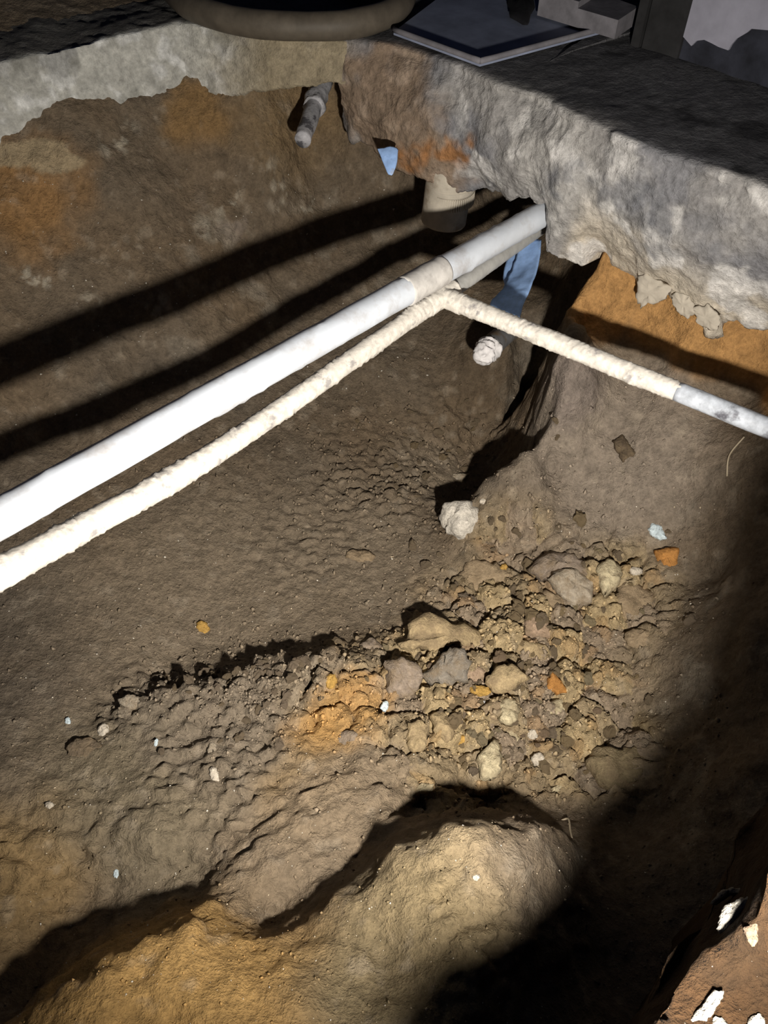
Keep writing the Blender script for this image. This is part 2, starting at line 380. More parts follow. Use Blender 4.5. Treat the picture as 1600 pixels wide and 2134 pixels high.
C = lerp(C, (0.34, 0.27, 0.17), mx(blob(40,318,.085,.25,(1.3,1,.28),.3), blob(115,335,.05,.25,(1.2,1,.36),.45)) * 0.9)
C = lerp(C, (0.25, 0.15, 0.06), blob(400,230,.10,.6) * 0.8)
C = lerp(C, (0.23, 0.155, 0.075), blob(600,230,.22,.7) * 0.6)
C = lerp(C, (0.40, 0.25, 0.095), blob(330,2040,.26,.55) * 0.95)
C = lerp(C, (0.40, 0.25, 0.095), blob(120,2090,.22,.5) * 0.95)
C = lerp(C, SAND, blob(40,1820,.17,.8) * 0.7)
C = lerp(C, (0.20, 0.165, 0.11), mx(blob(250,1600,.2,.8), blob(330,1740,.14,.8)) * 0.8)
C = lerp(C, (0.27, 0.21, 0.13), blob(900,1800,.14,.6) * 0.9)
C = lerp(C, (0.20, 0.155, 0.085), blob(850,1990,.18,.7) * 0.8)
C = lerp(C, (0.24, 0.185, 0.125), strata * 0.8)
C = lerp(C, (0.25, 0.208, 0.165), blob(1280,940,.3,.7) * 0.9)
C = lerp(C, (0.21, 0.175, 0.15), blob(1200,800,.12,.7) * 0.9)
C = lerp(C, (0.24, 0.20, 0.165), mx(blob(480,450,.12,.8)*sstep(0.1,.4,nz2), blob(330,640,.1,.8)*sstep(0.2,.5,nz2)) * 0.8)
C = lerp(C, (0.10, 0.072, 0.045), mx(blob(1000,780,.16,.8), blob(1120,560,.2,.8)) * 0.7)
C = lerp(C, (0.205, 0.168, 0.125), mx(blob(430,1480,.16,.6), blob(520,1400,.1,.7), blob(640,1390,.09,.7), blob(330,1450,.12,.7)) * 0.8)
# the orange subsoil right under the slab
zrel = V0[:, 2] - OZ
nsl = -(GX + GY) * 0.7071
org = sstep(-1.012, -0.992, zrel + 0.02 * nz2 + 0.0 * GX) * sstep(1.0, 1.04, GX * 0.74 + GY * 0.68 + 0.0) * sstep(0.36, 0.40, GX) * (GY < 1.6) * (GY > 0.85)
org = org * sstep(0.6, 0.9, steep * 2.6 + 0.0)
OM = mx(blob(1260,610,.12,.4,jag=.3), blob(1400,680,.12,.4,jag=.3), blob(1540,745,.12,.4,jag=.3), blob(1640,780,.14,.4,jag=.3)) * sstep(-1.02, -0.99, zrel + 0.012 * nz2)
C = lerp(C, (0.42, 0.235, 0.090), np.maximum(OM, org * 0.0))
pale_n = sstep(0.02, 0.16, fbm(V0, 38, 5, 371, .65))
C = lerp(C, (0.36, 0.32, 0.25), mx(blob(420,460,.055,.7,(1.6,1,.7)), blob(470,430,.05,.7,(1.4,1,.7)), blob(590,410,.06,.7), blob(640,430,.05,.7), blob(240,300,.07,.7,(1.6,1,.6)), blob(310,640,.04,.8), blob(70,575,.04,.8), blob(550,360,.05,.8), blob(200,640,.05,.8)) * pale_n * 0.85)
lightp = sstep(0.62, 0.75, fbm(V0, 40, 3, 121) * 0.5 + 0.5) * 0.25
C = lerp(C, (0.4, 0.34, 0.26), lightp * (1 - OM))
C = np.clip(C, 0.01, 0.9)

idx = np.arange(NX * NY).reshape(NY, NX)
Q = np.stack([idx[:-1, :-1], idx[:-1, 1:], idx[1:, 1:], idx[1:, :-1]], -1).reshape(-1, 4)
# class of each face by the nearest control point
cen = V0[Q].mean(1); cls = np.empty(len(Q), int)
for s in range(0, len(Q), 40000):
    q = cen[s:s+40000, :2]; cls[s:s+40000] = CK[(((q[:, None] - CXY[None]) ** 2).sum(-1)).argmin(1)]
E1 = np.roll(V.reshape(NY, NX, 3), -1, 1) - V.reshape(NY, NX, 3); E2 = np.roll(V.reshape(NY, NX, 3), -1, 0) - V.reshape(NY, NX, 3)
VN = np.cross(E1, E2).reshape(-1, 3); VN /= np.linalg.norm(VN, axis=1)[:, None]
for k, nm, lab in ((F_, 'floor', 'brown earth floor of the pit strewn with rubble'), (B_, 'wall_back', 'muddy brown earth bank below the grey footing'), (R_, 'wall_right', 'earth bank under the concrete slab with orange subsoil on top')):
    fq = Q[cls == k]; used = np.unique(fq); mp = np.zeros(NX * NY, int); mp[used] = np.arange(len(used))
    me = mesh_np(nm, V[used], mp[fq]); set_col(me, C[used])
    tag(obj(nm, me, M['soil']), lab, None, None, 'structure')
bvh = make_bvh(V, 1)
def hit(u, v):
    h, nrm, i, d = bvh.ray_cast(Vector(CAM), ray_dir(u, v))
    if h is None: return W(u, v, 1.5), np.array([0, 0, 1.0])
    nn = np.array(nrm); nn = nn if nn[2] > 0 else -nn
    return np.array(h), nn
def depth(p): return float(np.dot(p - CAM, FW))

# ------------------------------------------------------------------ concrete slab on the right, with the corner beam
def grid_faces(nr, nc):
    i = np.arange(nr * nc).reshape(nr, nc)
    return np.stack([i[:-1, :-1], i[:-1, 1:], i[1:, 1:], i[1:, :-1]], -1).reshape(-1, 4)
def resample(poly, n):
    poly = np.asarray(poly, float); d = np.r_[0, np.cumsum(np.linalg.norm(np.diff(poly, axis=0), axis=1))]
    t = np.linspace(0, d[-1], n); return np.c_[[np.interp(t, d, poly[:, k]) for k in range(poly.shape[1])]].T
# pairs of (top lip pixel, bottom lip pixel, bottom depth below the eye)
slab_cols = [((700,86),(716,250),-.79),((722,88),(735,292),-.80),((770,92),(775,305),-.80),((830,100),(820,345),-.82),((890,118),(885,372),-.82),((960,142),(945,398),-.835),((1010,165),(1000,392),-.825),((1040,182),(1035,388),-.815),
             ((1075,190),(1055,412),-.81),((1110,197),(1085,424),-.80),((1150,215),(1120,424),-.79),((1170,230),(1152,432),-.79),((1180,235),(1140,470),-.825),((1190,240),(1132,500),-.85),((1200,246),(1136,528),-.87),((1215,252),(1160,542),-.885),
             ((1260,272),(1220,552),-.885),((1280,283),(1240,532),-.875),((1292,288),(1258,530),-.875),((1305,294),(1275,556),-.88),((1330,305),(1300,564),-.88),((1345,311),(1328,576),-.88),((1350,313),(1334,640),-.92),((1362,318),(1350,632),-.915),((1380,324),(1375,612),-.89),((1400,330),(1398,614),-.89),((1410,333),(1408,642),-.90),((1430,339),(1425,656),-.905),((1445,344),(1442,650),-.90),((1460,348),(1458,668),-.90),((1478,354),(1478,690),-.915),((1497,359),(1498,690),-.915),((1503,361),(1504,664),-.885),((1560,380),(1545,672),-.875),((1600,398),(1600,690),-.88),((1700,440),(1700,735),-.88),((1850,500),(1850,800),-.88),((2100,600),(2100,900),-.87)]
NCOL = 620
top = resample([list(Wz(*a[0], -.6)) for a in slab_cols], NCOL)
bot_c = np.array([list(Wz(*a[1], a[2])) for a in slab_cols])
tc = np.r_[0, np.cumsum(np.linalg.norm(np.diff(np.array([list(Wz(*a[0], -.6)) for a in slab_cols]), axis=0), axis=1))]
tt = np.linspace(0, tc[-1], NCOL); bot = np.c_[[np.interp(tt, tc, bot_c[:, k]) for k in range(3)]].T
jag = fbm(np.c_[tt * 1.0, tt * 0, tt * 0], 40, 4, 5) * 0.014
bot = bot + np.c_[np.zeros(NCOL), np.zeros(NCOL), jag]
k9 = np.hanning(75); k9 /= k9.sum()
bot_s = np.c_[[np.convolve(np.pad(bot[:, j], 37, mode='edge'), k9, 'valid') for j in range(3)]].T
tan = np.gradient(top, axis=0); tan[:, 2] = 0; tan /= np.linalg.norm(tan, axis=1)[:, None]
inn = np.c_[-tan[:, 1], tan[:, 0], np.zeros(NCOL)]          # pointing in under the slab
k_ = np.ones(41) / 41; inn = np.c_[[np.convolve(np.pad(inn[:, j], 20, mode='edge'), k_, 'valid') for j in range(3)]].T
inn /= np.linalg.norm(inn, axis=1)[:, None]
rows = []
rows.append(bot + inn * 0.9 + np.array([0, 0, 0.0]))
rows.append(bot + inn * 0.25 + np.array([0, 0, 0.02]))
for q in (0.06, 0.03, 0.012): rows.append(bot + inn * q + np.array([0, 0, 0.0]))
NF = 60
for t in np.linspace(0, 1, NF):
    p = bot_s * (1 - t) + top * t + (bot - bot_s) * (1 - t) ** 7
    bulge = 0.030 * math.sin(math.pi * min(1, t * 1.05)) ** 0.8
    rows.append(p - inn * bulge)
fl = [0.01, 0.02, 0.035, 0.05] + list(np.linspace(0.07, 0.5, 46))
for q in fl: rows.append(top + inn * q + np.array([0, 0, 0.004]))
for q in (0.8, 1.4): rows.append(top + inn * q)
S = np.array(rows); nr = len(rows)
SF = S.reshape(-1, 3)
Nrm = np.cross(np.gradient(S, axis=1).reshape(-1, 3), np.gradient(S, axis=0).reshape(-1, 3)); Nrm /= (np.linalg.norm(Nrm, axis=1)[:, None] + 1e-9)
rowi = np.repeat(np.arange(nr), NCOL); coli = np.tile(np.arange(NCOL), nr)
isface = ((rowi >= 5) & (rowi < 5 + NF)).astype(float)
tface = np.clip((rowi - 5) / (NF - 1), 0, 1)
sd = (fbm(SF, 9, 4, 7) * 0.018 + fbm(SF, 40, 4, 8) * 0.006 + fbm(SF, 110, 2, 9) * 0.002) * (0.25 + 0.75 * isface)
edge_fade = np.where(rowi <= 4, 0.3, 1.0)
SF2 = SF + Nrm * (sd * edge_fade)[:, None]
# where along the slab: beam (brown) to slab (grey)
sfrac = coli / (NCOL - 1)
def sblob(u, v, z, r, soft=.5, jag=1.0):
    c0 = Wz(u, v, z); wv = np.c_[fbm(SF, 16, 4, 131), fbm(SF, 16, 4, 141), fbm(SF, 16, 4, 151)] * 0.07 * jag
    return 1 - sstep(r * (1 - soft), r, np.linalg.norm(SF + wv - c0, axis=1))
SC = np.tile(np.array([0.27, 0.262, 0.255]), (len(SF), 1))
m1 = fbm(SF, 7, 5, 161); m2 = fbm(SF, 24, 4, 171)
SC = lerp(SC, (0.15, 0.155, 0.175), sstep(0, .35, m1) * 0.7)
SC = lerp(SC, (0.40, 0.39, 0.37), sstep(0.05, .4, -m1) * 0.5)
brown = mx(sblob(760,200,-.7,.14,.5), sblob(850,210,-.7,.14,.5), sblob(900,330,-.78,.12,.5), sblob(800,280,-.75,.12,.5))
SC = lerp(SC, (0.205, 0.150, 0.105), brown * 0.95)
SC = lerp(SC, (0.30, 0.235, 0.18), brown * sstep(0.1, .4, m2) * 0.7)
SC = lerp(SC, (0.27, 0.125, 0.045), mx(sblob(930,320,-.75,.055,.5), sblob(860,325,-.77,.05,.6)) * 0.85)
low = (1 - sstep(0.10, 0.62, tface + 0.25 * m1)) * np.maximum(isface, rowi < 5) * sstep(0.35, 0.39, SF[:, 0])
SC = lerp(SC, (0.50, 0.445, 0.36), low * 0.9)
SC = lerp(SC, (0.58, 0.57, 0.555), sstep(.12, .3, fbm(SF, 12, 5, 341)) * isface * sstep(0.12, 0.2, SF[:, 0]) * 0.75)
SC = lerp(SC, (0.13, 0.135, 0.15), sstep(.1, .35, fbm(SF, 10, 5, 351)) * isface * (1 - low) * sstep(0.2, 0.3, SF[:, 0]) * 0.75)
wh = mx(sblob(1350,360,-.66,.05,.4), sblob(1300,440,-.72,.06,.5), sblob(1460,380,-.66,.07,.5), sblob(1120,250,-.63,.06,.6), sblob(1310,380,-.68,.04,.4), sblob(1560,440,-.68,.06,.5), sblob(1180,460,-.8,.05,.5))
SC = lerp(SC, (0.60, 0.59, 0.57), wh * sstep(-.15, .15, m2) * 0.8)
dk = mx(sblob(1380,470,-.74,.10,.6), sblob(1500,480,-.74,.10,.6), sblob(1330,380,-.66,.06,.5), sblob(1560,560,-.8,.1,.7))
SC = lerp(SC, (0.14, 0.145, 0.16), dk * 0.75 * sstep(-.3, .2, m2))
SC = lerp(SC, (0.45, 0.25, 0.07), mx(sblob(1180,452,-.80,.02,.5,.3), sblob(1545,628,-.85,.013,.3,.3)) * 0.9)
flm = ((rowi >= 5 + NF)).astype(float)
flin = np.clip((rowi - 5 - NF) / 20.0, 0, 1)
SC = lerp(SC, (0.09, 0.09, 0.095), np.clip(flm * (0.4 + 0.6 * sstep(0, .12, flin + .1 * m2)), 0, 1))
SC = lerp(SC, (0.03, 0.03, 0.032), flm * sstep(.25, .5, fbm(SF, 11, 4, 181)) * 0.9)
SC = np.clip(SC * (0.85 + 0.3 * (m2[:, None] * 0.5 + 0.5)), 0.01, .9)
bvhS = BVHTree.FromPolygons(SF2.tolist(), grid_faces(nr, NCOL).tolist())
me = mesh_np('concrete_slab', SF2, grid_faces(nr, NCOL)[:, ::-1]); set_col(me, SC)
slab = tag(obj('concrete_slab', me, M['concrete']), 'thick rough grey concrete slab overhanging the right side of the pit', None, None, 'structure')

# ------------------------------------------------------------------ footing along the back, on the left
ft_top = resample([list(Wz(u, v, -.6)) for u, v in ((-420,230),(-150,165),(0,132),(200,88),(370,52),(480,62),(560,74),(640,80),(722,88))], 260)
ft_z = np.interp(np.linspace(0, 1, 260), [0, .4, .5, .6, .75, .9, 1], [-.76, -.745, -.735, -.72, -.70, -.66, -.64])
jag = fbm(np.c_[np.linspace(0, 9, 260), np.zeros(260), np.zeros(260)], 3, 4, 15) * 0.012
tn = np.gradient(ft_top, axis=0); tn[:, 2] = 0; tn /= np.linalg.norm(tn, axis=1)[:, None]
fin = np.c_[-tn[:, 1], tn[:, 0], np.zeros(260)]; fin = np.c_[[np.convolve(np.pad(fin[:, j], 20, mode='edge'), k_, 'valid') for j in range(3)]].T
fbot = ft_top.copy(); fbot[:, 2] = ft_z + jag + OZ - 0.03
rows = [fbot + fin * 0.2, fbot + fin * 0.03, fbot + fin * 0.01]
for t in np.linspace(0, 1, 40): rows.append(fbot * (1 - t) + ft_top * t - fin * (0.018 - 0.02 * t))
for q in list(np.linspace(0.012, 0.3, 26)) + [0.6, 1.0, 1.8, 3.0]: rows.append(ft_top + fin * q)
S = np.array(rows); nr = len(rows); SF = S.reshape(-1, 3)
Nrm = np.cross(np.gradient(S, axis=1).reshape(-1, 3), np.gradient(S, axis=0).reshape(-1, 3)); Nrm /= (np.linalg.norm(Nrm, axis=1)[:, None] + 1e-9)
rowi = np.repeat(np.arange(nr), 260); coli = np.tile(np.arange(260), nr)
SF2 = SF + Nrm * (fbm(SF, 9, 4, 17) * 0.012 + fbm(SF, 45, 4, 18) * 0.004)[:, None]
m1 = fbm(SF, 9, 5, 191); m2 = fbm(SF, 26, 4, 201)
FC = np.tile(np.array([0.40, 0.40, 0.37]), (len(SF), 1))
FC = lerp(FC, (0.62, 0.63, 0.62), sstep(0, .3, m2) * 0.8)
FC = lerp(FC, (0.15, 0.15, 0.13), sstep(0.1, .45, -m1) * 0.75)
FC = lerp(FC, (0.25, 0.205, 0.13), sstep(0.66, 0.86, coli / 259.0 + 0.05 * m1) * 0.9)
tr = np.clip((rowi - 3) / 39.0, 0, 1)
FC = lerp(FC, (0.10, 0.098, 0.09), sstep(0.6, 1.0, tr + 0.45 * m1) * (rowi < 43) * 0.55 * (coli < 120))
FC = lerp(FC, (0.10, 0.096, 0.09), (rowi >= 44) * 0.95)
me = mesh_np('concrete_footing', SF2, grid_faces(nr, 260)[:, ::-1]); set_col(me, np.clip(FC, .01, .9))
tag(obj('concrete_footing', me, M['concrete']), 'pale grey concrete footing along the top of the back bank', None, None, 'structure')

# ------------------------------------------------------------------ near rim of the pit (lower right)
crest = [(2300,1000,.56),(1980,1260,.53),(1780,1480,.52),(1700,1600,.53),(1648,1710,.54),(1597,1828,.555),(1564,1922,.555),(1514,1966,.57),(1457,2008,.57),(1405,2065,.56),(1366,2134,.535),(1310,2215,.50),(1235,2270,.48),(1200,2340,.47),(1180,2406,.46),(1150,2500,.45),(1100,2600,.44)]
ledge = [(2300,1120,.95),(2000,1330,.90),(1800,1520,.86),(1720,1590,.84),(1640,1640,.80),(1600,1690,.78),(1548,1735,.75),(1512,1850,.68),(1470,1935,.64),(1392,1997,.61),(1350,2120,.57),(1290,2215,.53),(1215,2275,.50),(1180,2345,.48),(1160,2410,.47),(1130,2500,.46),(1080,2600,.45)]
rp = resample([list(W(*a)) for a in crest], 170); lp = resample([list(W(*a)) for a in ledge], 170)
rows = [lp + np.array([0.05, -0.02, -0.5]), lp + np.array([0.03, -0.01, -0.2]), lp + np.array([0.012, 0, -0.06]), lp + np.array([0.003, 0, -0.02])]
for t in np.linspace(0, 1, 30): rows.append(lp * (1 - t) + rp * t - np.array([0, 0, 0.035]) * math.sin(math.pi * t) ** 1.0 * (1 - t))
outd = np.array([0.80, -0.6, 0.0])
for q in list(np.linspace(0.008, 0.34, 80)) + [.5, .8, 1.2]: rows.append(rp + outd * q + np.array([0, 0, 0.012 * (1 - math.exp(-q * 14))]))
S = np.array(rows); nr = len(rows); SF = S.reshape(-1, 3)
Nrm = np.cross(np.gradient(S, axis=1).reshape(-1, 3), np.gradient(S, axis=0).reshape(-1, 3)); Nrm /= (np.linalg.norm(Nrm, axis=1)[:, None] + 1e-9)
SF2 = SF + Nrm * (fbm(SF, 16, 4, 27) * 0.010 + fbm(SF, 70, 4, 28) * 0.003)[:, None]
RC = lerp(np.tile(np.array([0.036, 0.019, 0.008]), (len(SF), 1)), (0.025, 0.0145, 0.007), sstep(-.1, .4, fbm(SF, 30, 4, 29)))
bvhR = BVHTree.FromPolygons(SF2.tolist(), grid_faces(nr, 170).tolist())
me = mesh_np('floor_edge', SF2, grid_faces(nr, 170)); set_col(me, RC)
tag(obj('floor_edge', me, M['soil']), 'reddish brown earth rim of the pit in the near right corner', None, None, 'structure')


def hit_on(tree, u, v):
    h, nrm, i, d = tree.ray_cast(Vector(CAM), ray_dir(u, v))
    if h is None: return hit(u, v)
    h = np.array(h); nn = np.array(nrm)
    return h, (nn if np.dot(nn, CAM - h) > 0 else -nn)

# ------------------------------------------------------------------ the room beyond: wall, post, board, sheet, hose
wb0, wb1 = Wz(1400, 122, -.6), Wz(1600, 190, -.6)
wdir = (wb1 - wb0) / np.linalg.norm(wb1 - wb0); wn = np.array([-wdir[1], wdir[0], 0]); wn = wn if np.dot(wn, CAM - wb0) > 0 else -wn
def on_wall(u, v, off=0.0):
    d = FW + RT * ((u - CU) / FPX) + UPV * ((CV - v) / FPX)
    o = wb0 + wn * off; t = np.dot(o - CAM, wn) / np.dot(d, wn); return CAM + d * t
def slab_box(origin, ax, ay, az):
    V = [origin + ax * i + ay * j + az * k for k in (0, 1) for j in (0, 1) for i in (0, 1)]
    return np.array(V), [(0, 2, 3, 1), (4, 5, 7, 6), (0, 1, 5, 4), (2, 6, 7, 3), (0, 4, 6, 2), (1, 3, 7, 5)]
def prism(top, thick, nrm):
    """closed plate: outline (n,3), extruded backwards"""
    top = np.asarray(top, float); k = len(top); nrm = np.asarray(nrm, float)
    V = np.vstack([top, top - nrm * thick])
    F = [tuple(range(k)), tuple(range(2 * k - 1, k - 1, -1))] + [(i, k + i, k + (i + 1) % k, (i + 1) % k) for i in range(k)]
    return V, F
ws = wb0 - wdir * 0.06
V_, F_w = slab_box(ws - np.array([0, 0, 0.02]), wdir * 1.6, -wn * 0.12, np.array([0, 0, 1.3]))
wall = obj('wall_far', mesh_np('wall_far', V_, F_w, False), plain_mat('bare_wall', (0.022, 0.024, 0.034), 0.9, 0.5, 18, 0.4))
tag(wall, 'dark bare wall with peeling white paint behind the slab', None, None, 'structure')
pp = [(1436,-60),(1433,0),(1414,55),(1421,74),(1440,96),(1451,85),(1467,83),(1482,90),(1497,98),(1517,105),(1523,94),(1534,81),(1556,68),(1565,60),(1600,63),(1660,75),(1720,110),(1800,90),(1850,60)]
pw = [on_wall(u, v, 0.006) for u, v in pp]
pw = [pw[0] + np.array([0, 0, 1.0])] + pw + [pw[-1] + np.array([0, 0, 1.0])]
Vp, Fp = prism(pw, 0.008, wn)
o = obj('paint_layer', mesh_np('paint_layer', Vp, Fp, False), plain_mat('old_paint', (0.30, 0.30, 0.36), 0.9, 0.12, 20, 0.2), wall); o['label'] = 'peeling whitish paint with a ragged lower edge'
# post
pb = Wz(1378, 118, -.6)
pr_ = thing('timber_post', pb, 'dark timber post standing beside the peeling white wall', 'post')
V_, F_b = slab_box(pb - wdir * 0.05 - np.array([0, 0, 0.01]), wdir * 0.085, -wn * 0.07, np.array([0, 0, 1.2])); part('shaft', V_, F_b, M['post'], pr_, False)
V_, F_b = slab_box(pb - wdir * 0.075 + wn * 0.004, wdir * 0.02, -wn * 0.05, np.array([0, 0, 1.2])); part('edge_strip', V_, F_b, M['post'], pr_, False)
# flat sheet
zs = -.6 + .016
cn = [Wz(1000,132,zs), Wz(1290,54,zs), Wz(1130,-2,zs), Wz(960,-40,zs), Wz(820,66,zs)]
sh = thing('metal_sheet', np.mean(cn, 0), 'flat bluish grey metal sheet lying on the floor near the hose', 'sheet')
V_, F_s = prism(cn, 0.006, (0, 0, 1)); part('sheet_face', V_, F_s, M['sheet'], sh, False)
for nm_, a_, b_ in (('rim', cn[4], cn[0]), ('rim', cn[0], cn[1])):
    Vt, Ft = tube(linpts(a_ + np.array([0, 0, .004]), b_ + np.array([0, 0, .004]), 12), 0.0055 if nm_ else 0, 10); part(nm_, Vt, Ft, M['board'], sh)
# black rag
def pillow(outline, nrm, thick, rings=(1.0, .93, .8, .55, .25), seed=0, rough=0.12, n=26, sink=0.3):
    """a solid lump on a star-shaped world-space outline"""
    outline = resample(np.vstack([outline, outline[:1]]), n + 1)[:-1]
    cen = outline.mean(0); rad = np.linalg.norm(outline - cen, axis=1).mean()
    nrm = np.asarray(nrm, float); nrm = nrm / np.linalg.norm(nrm)
    V = []; hs = [0.0, .42, .72, .92, 1.0]
    V.append(cen + (outline - cen) * 0.86 - nrm * thick * sink)
    for r, h in zip(rings, hs): V.append(cen + (outline - cen) * r + nrm * thick * h)
    V = np.concatenate(V + [(cen + nrm * thick)[None], (cen - nrm * thick * sink)[None]])
    so = np.array([seed * 1.7, seed * 0.9, seed * 2.3])
    q = V * (1.6 / max(rad, 1e-4)) + so
    V = V + nrm * (fbm(q, 1, 3, seed) * thick * rough * 2.2)[:, None]
    d = V - cen; d -= np.outer(d @ nrm, nrm)
    V = V + d * (fbm(q + 9, 1.4, 3, seed + 5) * rough)[:, None]
    V = V + (np.c_[fbm(q * 3 + 3, 1, 2, seed + 7), fbm(q * 3 + 5, 1, 2, seed + 8), fbm(q * 3 + 7, 1, 2, seed + 9)]) * rad * rough * 0.5
    F = []; k = len(rings) + 1
    for i in range(k - 1):
        for j in range(n): F.append((i * n + j, i * n + (j + 1) % n, (i + 1) * n + (j + 1) % n, (i + 1) * n + j))
    t = k * n; b = t + 1
    for j in range(n):
        F.append(((k - 1) * n + j, (k - 1) * n + (j + 1) % n, t)); F.append(((j + 1) % n, j, b))
    return V, F
rg = np.array([Wz(u, v, zs + .006) for u, v in ((1058,-30),(1056,10),(1066,42),(1086,47),(1100,55),(1110,20),(1118,-30))])
Vr, Fr = pillow(rg, (0, 0, 1), 0.012, seed=3, sink=0.1); single('black_rag', Vr, Fr, M['rag'], 'black rag lying on the bluish metal sheet', 'rag')
bd = [Wz(1124,-6,-.545), Wz(1288,42,-.545), Wz(1330,14,-.545), Wz(1180,-40,-.545)]
bt = thing('wooden_board', np.mean(bd, 0), 'pale board lying beyond the metal sheet beside the dark post', 'board')
V_, F_s = prism(bd, 0.034, (0, 0, 1)); part('plank', V_, F_s, M['board'], bt, False)
V_, F_s = prism([bd[0] + np.array([0, 0, .012]), (bd[0] + bd[1]) / 2 + np.array([0, 0, .012]), (bd[2] + bd[3]) / 2 + np.array([0, 0, .012]), bd[3] + np.array([0, 0, .012])], 0.012, (0, 0, 1)); part('batten', V_, F_s, M['board'], bt, False)
# hose
hz = -.6 + .034
hp = [Wz(u, v, hz) for u, v in ((250,-120),(330,-50),(385,5),(450,33),(540,50),(640,55),(730,50),(800,32),(838,2),(835,-45),(760,-85))]
Vh, Fh = tube(spline(hp, 90), 0.027, 20, lambda p: fbm(p, 20, 2, 3) * 0.0015)
single('thick_hose', Vh, Fh, M['hose'], 'thick dull brown hose curling along the edge of the footing', 'hose')
hp2 = [Wz(u, v, hz - .004) for u, v in ((700,-60),(752,-14),(790,2),(815,-12),(812,-50))]
Vh, Fh = tube(spline(hp2, 40), 0.022, 16)
single('short_hose', Vh, Fh, M['post'], 'dark hose end curled inside the bend of the brown hose', 'hose')

# ------------------------------------------------------------------ pipes
A_, B2 = W(0, 1080, .96), W(1142, 440, 1.6)
dv = B2 - A_
wp = thing('white_drain_pipe', A_ - dv * 0.95, 'thick white plastic pipe running from the left edge to under the slab', 'pipe')
Vt, Ft = tube(linpts(A_ - dv * 0.95, B2 + dv * 0.16, 220), 0.0252, 32, lambda p: fbm(p, 18, 3, 33) * 0.0012 + np.clip(fbm(p, 60, 3, 34) - .25, 0, 1) * 0.006)
part('pipe_body', Vt, Ft, M['white_pvc'], wp)
tj = 0.615
Vt, Ft = tube(linpts(A_ + dv * (tj + .012), A_ + dv * (tj + .10), 30), np.r_[0.0258, np.full(28, 0.0272), 0.0258], 32, lambda p: fbm(p, 60, 3, 35) * 0.0014)
part('dirty_sleeve', Vt, Ft, plain_mat('dusty_pvc', (0.62, 0.60, 0.57), 0.7, 0.15, 40, 0.3, spots=((0.40, 0.38, 0.36), 26, 0.5, 0.7)), wp, label='dusty sleeve around the pipe joint')
kd = W(0,1195,.98) - W(200,1085,1.09)
k2 = [W(0,1195,.98) + kd * 6.5, W(0,1195,.98) + kd * 3.4, W(0,1195,.98) + kd * 1.2, W(0,1195,.98), W(200,1085,1.09), W(400,975,1.2), W(600,842,1.32), W(800,702,1.43), W(915,622,1.5)]
tee = W(922, 618, 1.505)
cp = thing('crusted_water_pipe', k2[0], 'thinner cream pipe caked in mortar with a tee and a branch to the right', 'pipe')
crust_d = lambda amp: (lambda p: fbm(p, 24, 3, 43) * 0.0014 * amp + np.clip(fbm(p, 190, 2, 44) + .05, 0, 1) * 0.0046 * amp * (0.3 + np.clip(fbm(p, 30, 2, 46) + .4, 0, 1)) + np.clip(fbm(p, 12, 2, 45), 0, 1) * 0.003 * amp)
pa = spline(k2, 520)
Vt, Ft = tube(pa, np.linspace(0.0215, 0.0172, 520), 30, crust_d(1.0)); part('main_run', Vt, Ft, M['crust'], cp)
Vt, Ft = tube(spline([tee, W(1010, 556, 1.6), W(1110, 485, 1.72), W(1160, 450, 1.8)], 120), 0.0165, 26, crust_d(.35)); part('stub_run', Vt, Ft, plain_mat('grey_pvc_dusty', (0.48, 0.48, 0.46), 0.6, 0.15, 40, 0.3), cp)
be = W(1600, 892, 1.232); bdv = be - tee
Vt, Ft = tube(linpts(tee, tee + bdv * 0.82, 260), np.r_[np.full(235, .0168), np.linspace(.0168, .0135, 25)], 26, crust_d(.8)); part('branch_run', Vt, Ft, M['crust'], cp)
Vt, Ft = tube(linpts(tee + bdv * 0.76, tee + bdv * 1.6, 60), 0.0166, 26, crust_d(.25)); part('bare_run', Vt, Ft, M['bare_pipe'], cp, label='bare bluish grey end of the branch')
d1 = (pa[-1] - pa[-30]); d1 /= np.linalg.norm(d1); d2_ = bdv / np.linalg.norm(bdv)
Va, Fa = tube(linpts(tee - d1 * 0.045, tee + d1 * 0.035, 26), 0.0195, 28, crust_d(.7)); Vb, Fb = tube(linpts(tee - d2_ * 0.0, tee + d2_ * 0.048, 18), 0.0192, 28, crust_d(.7))
part('tee_fitting', np.vstack([Va, Vb]), Fa + [tuple(i + len(Va) for i in f) for f in Fb], M['crust'], cp)

# vertical ribbed pipe coming out of the beam
vc = W(938, 408, 1.74)
vp = thing('ribbed_pipe', vc - np.array([0, 0, .09]), 'short cream pipe with a ribbed band hanging below the brown beam', 'pipe')
Vt, Ft = tube(linpts(vc + np.array([0, 0, .08]), vc - np.array([0.012, 0, .06]), 30), 0.0525, 40, lambda p: fbm(p, 30, 3, 46) * 0.0015); part('pipe_body', Vt, Ft, M['ribbed'], vp)
rb = thing_band = None
VV = []; FF = []
for k in range(64):
    a = 2 * math.pi * k / 64; d = np.array([math.cos(a), math.sin(a), 0]); t = np.array([-d[1], d[0], 0])
    o_ = vc + d * 0.052 - t * 0.0011 - np.array([0, 0, .012])
    v8, f8 = slab_box(o_, t * 0.0022, d * 0.003, np.array([0, 0, 0.028])); FF += [tuple(i + len(VV) * 8 for i in f) for f in f8]; VV.append(v8)
part('ribbed_band', np.vstack(VV), FF, M['ribbed'], vp, False)
Vt, Ft = tube(linpts(vc + np.array([0, 0, .03]), vc + np.array([0, 0, .018]), 4), 0.055, 40); part('collar', Vt, Ft, M['ribbed'], vp)

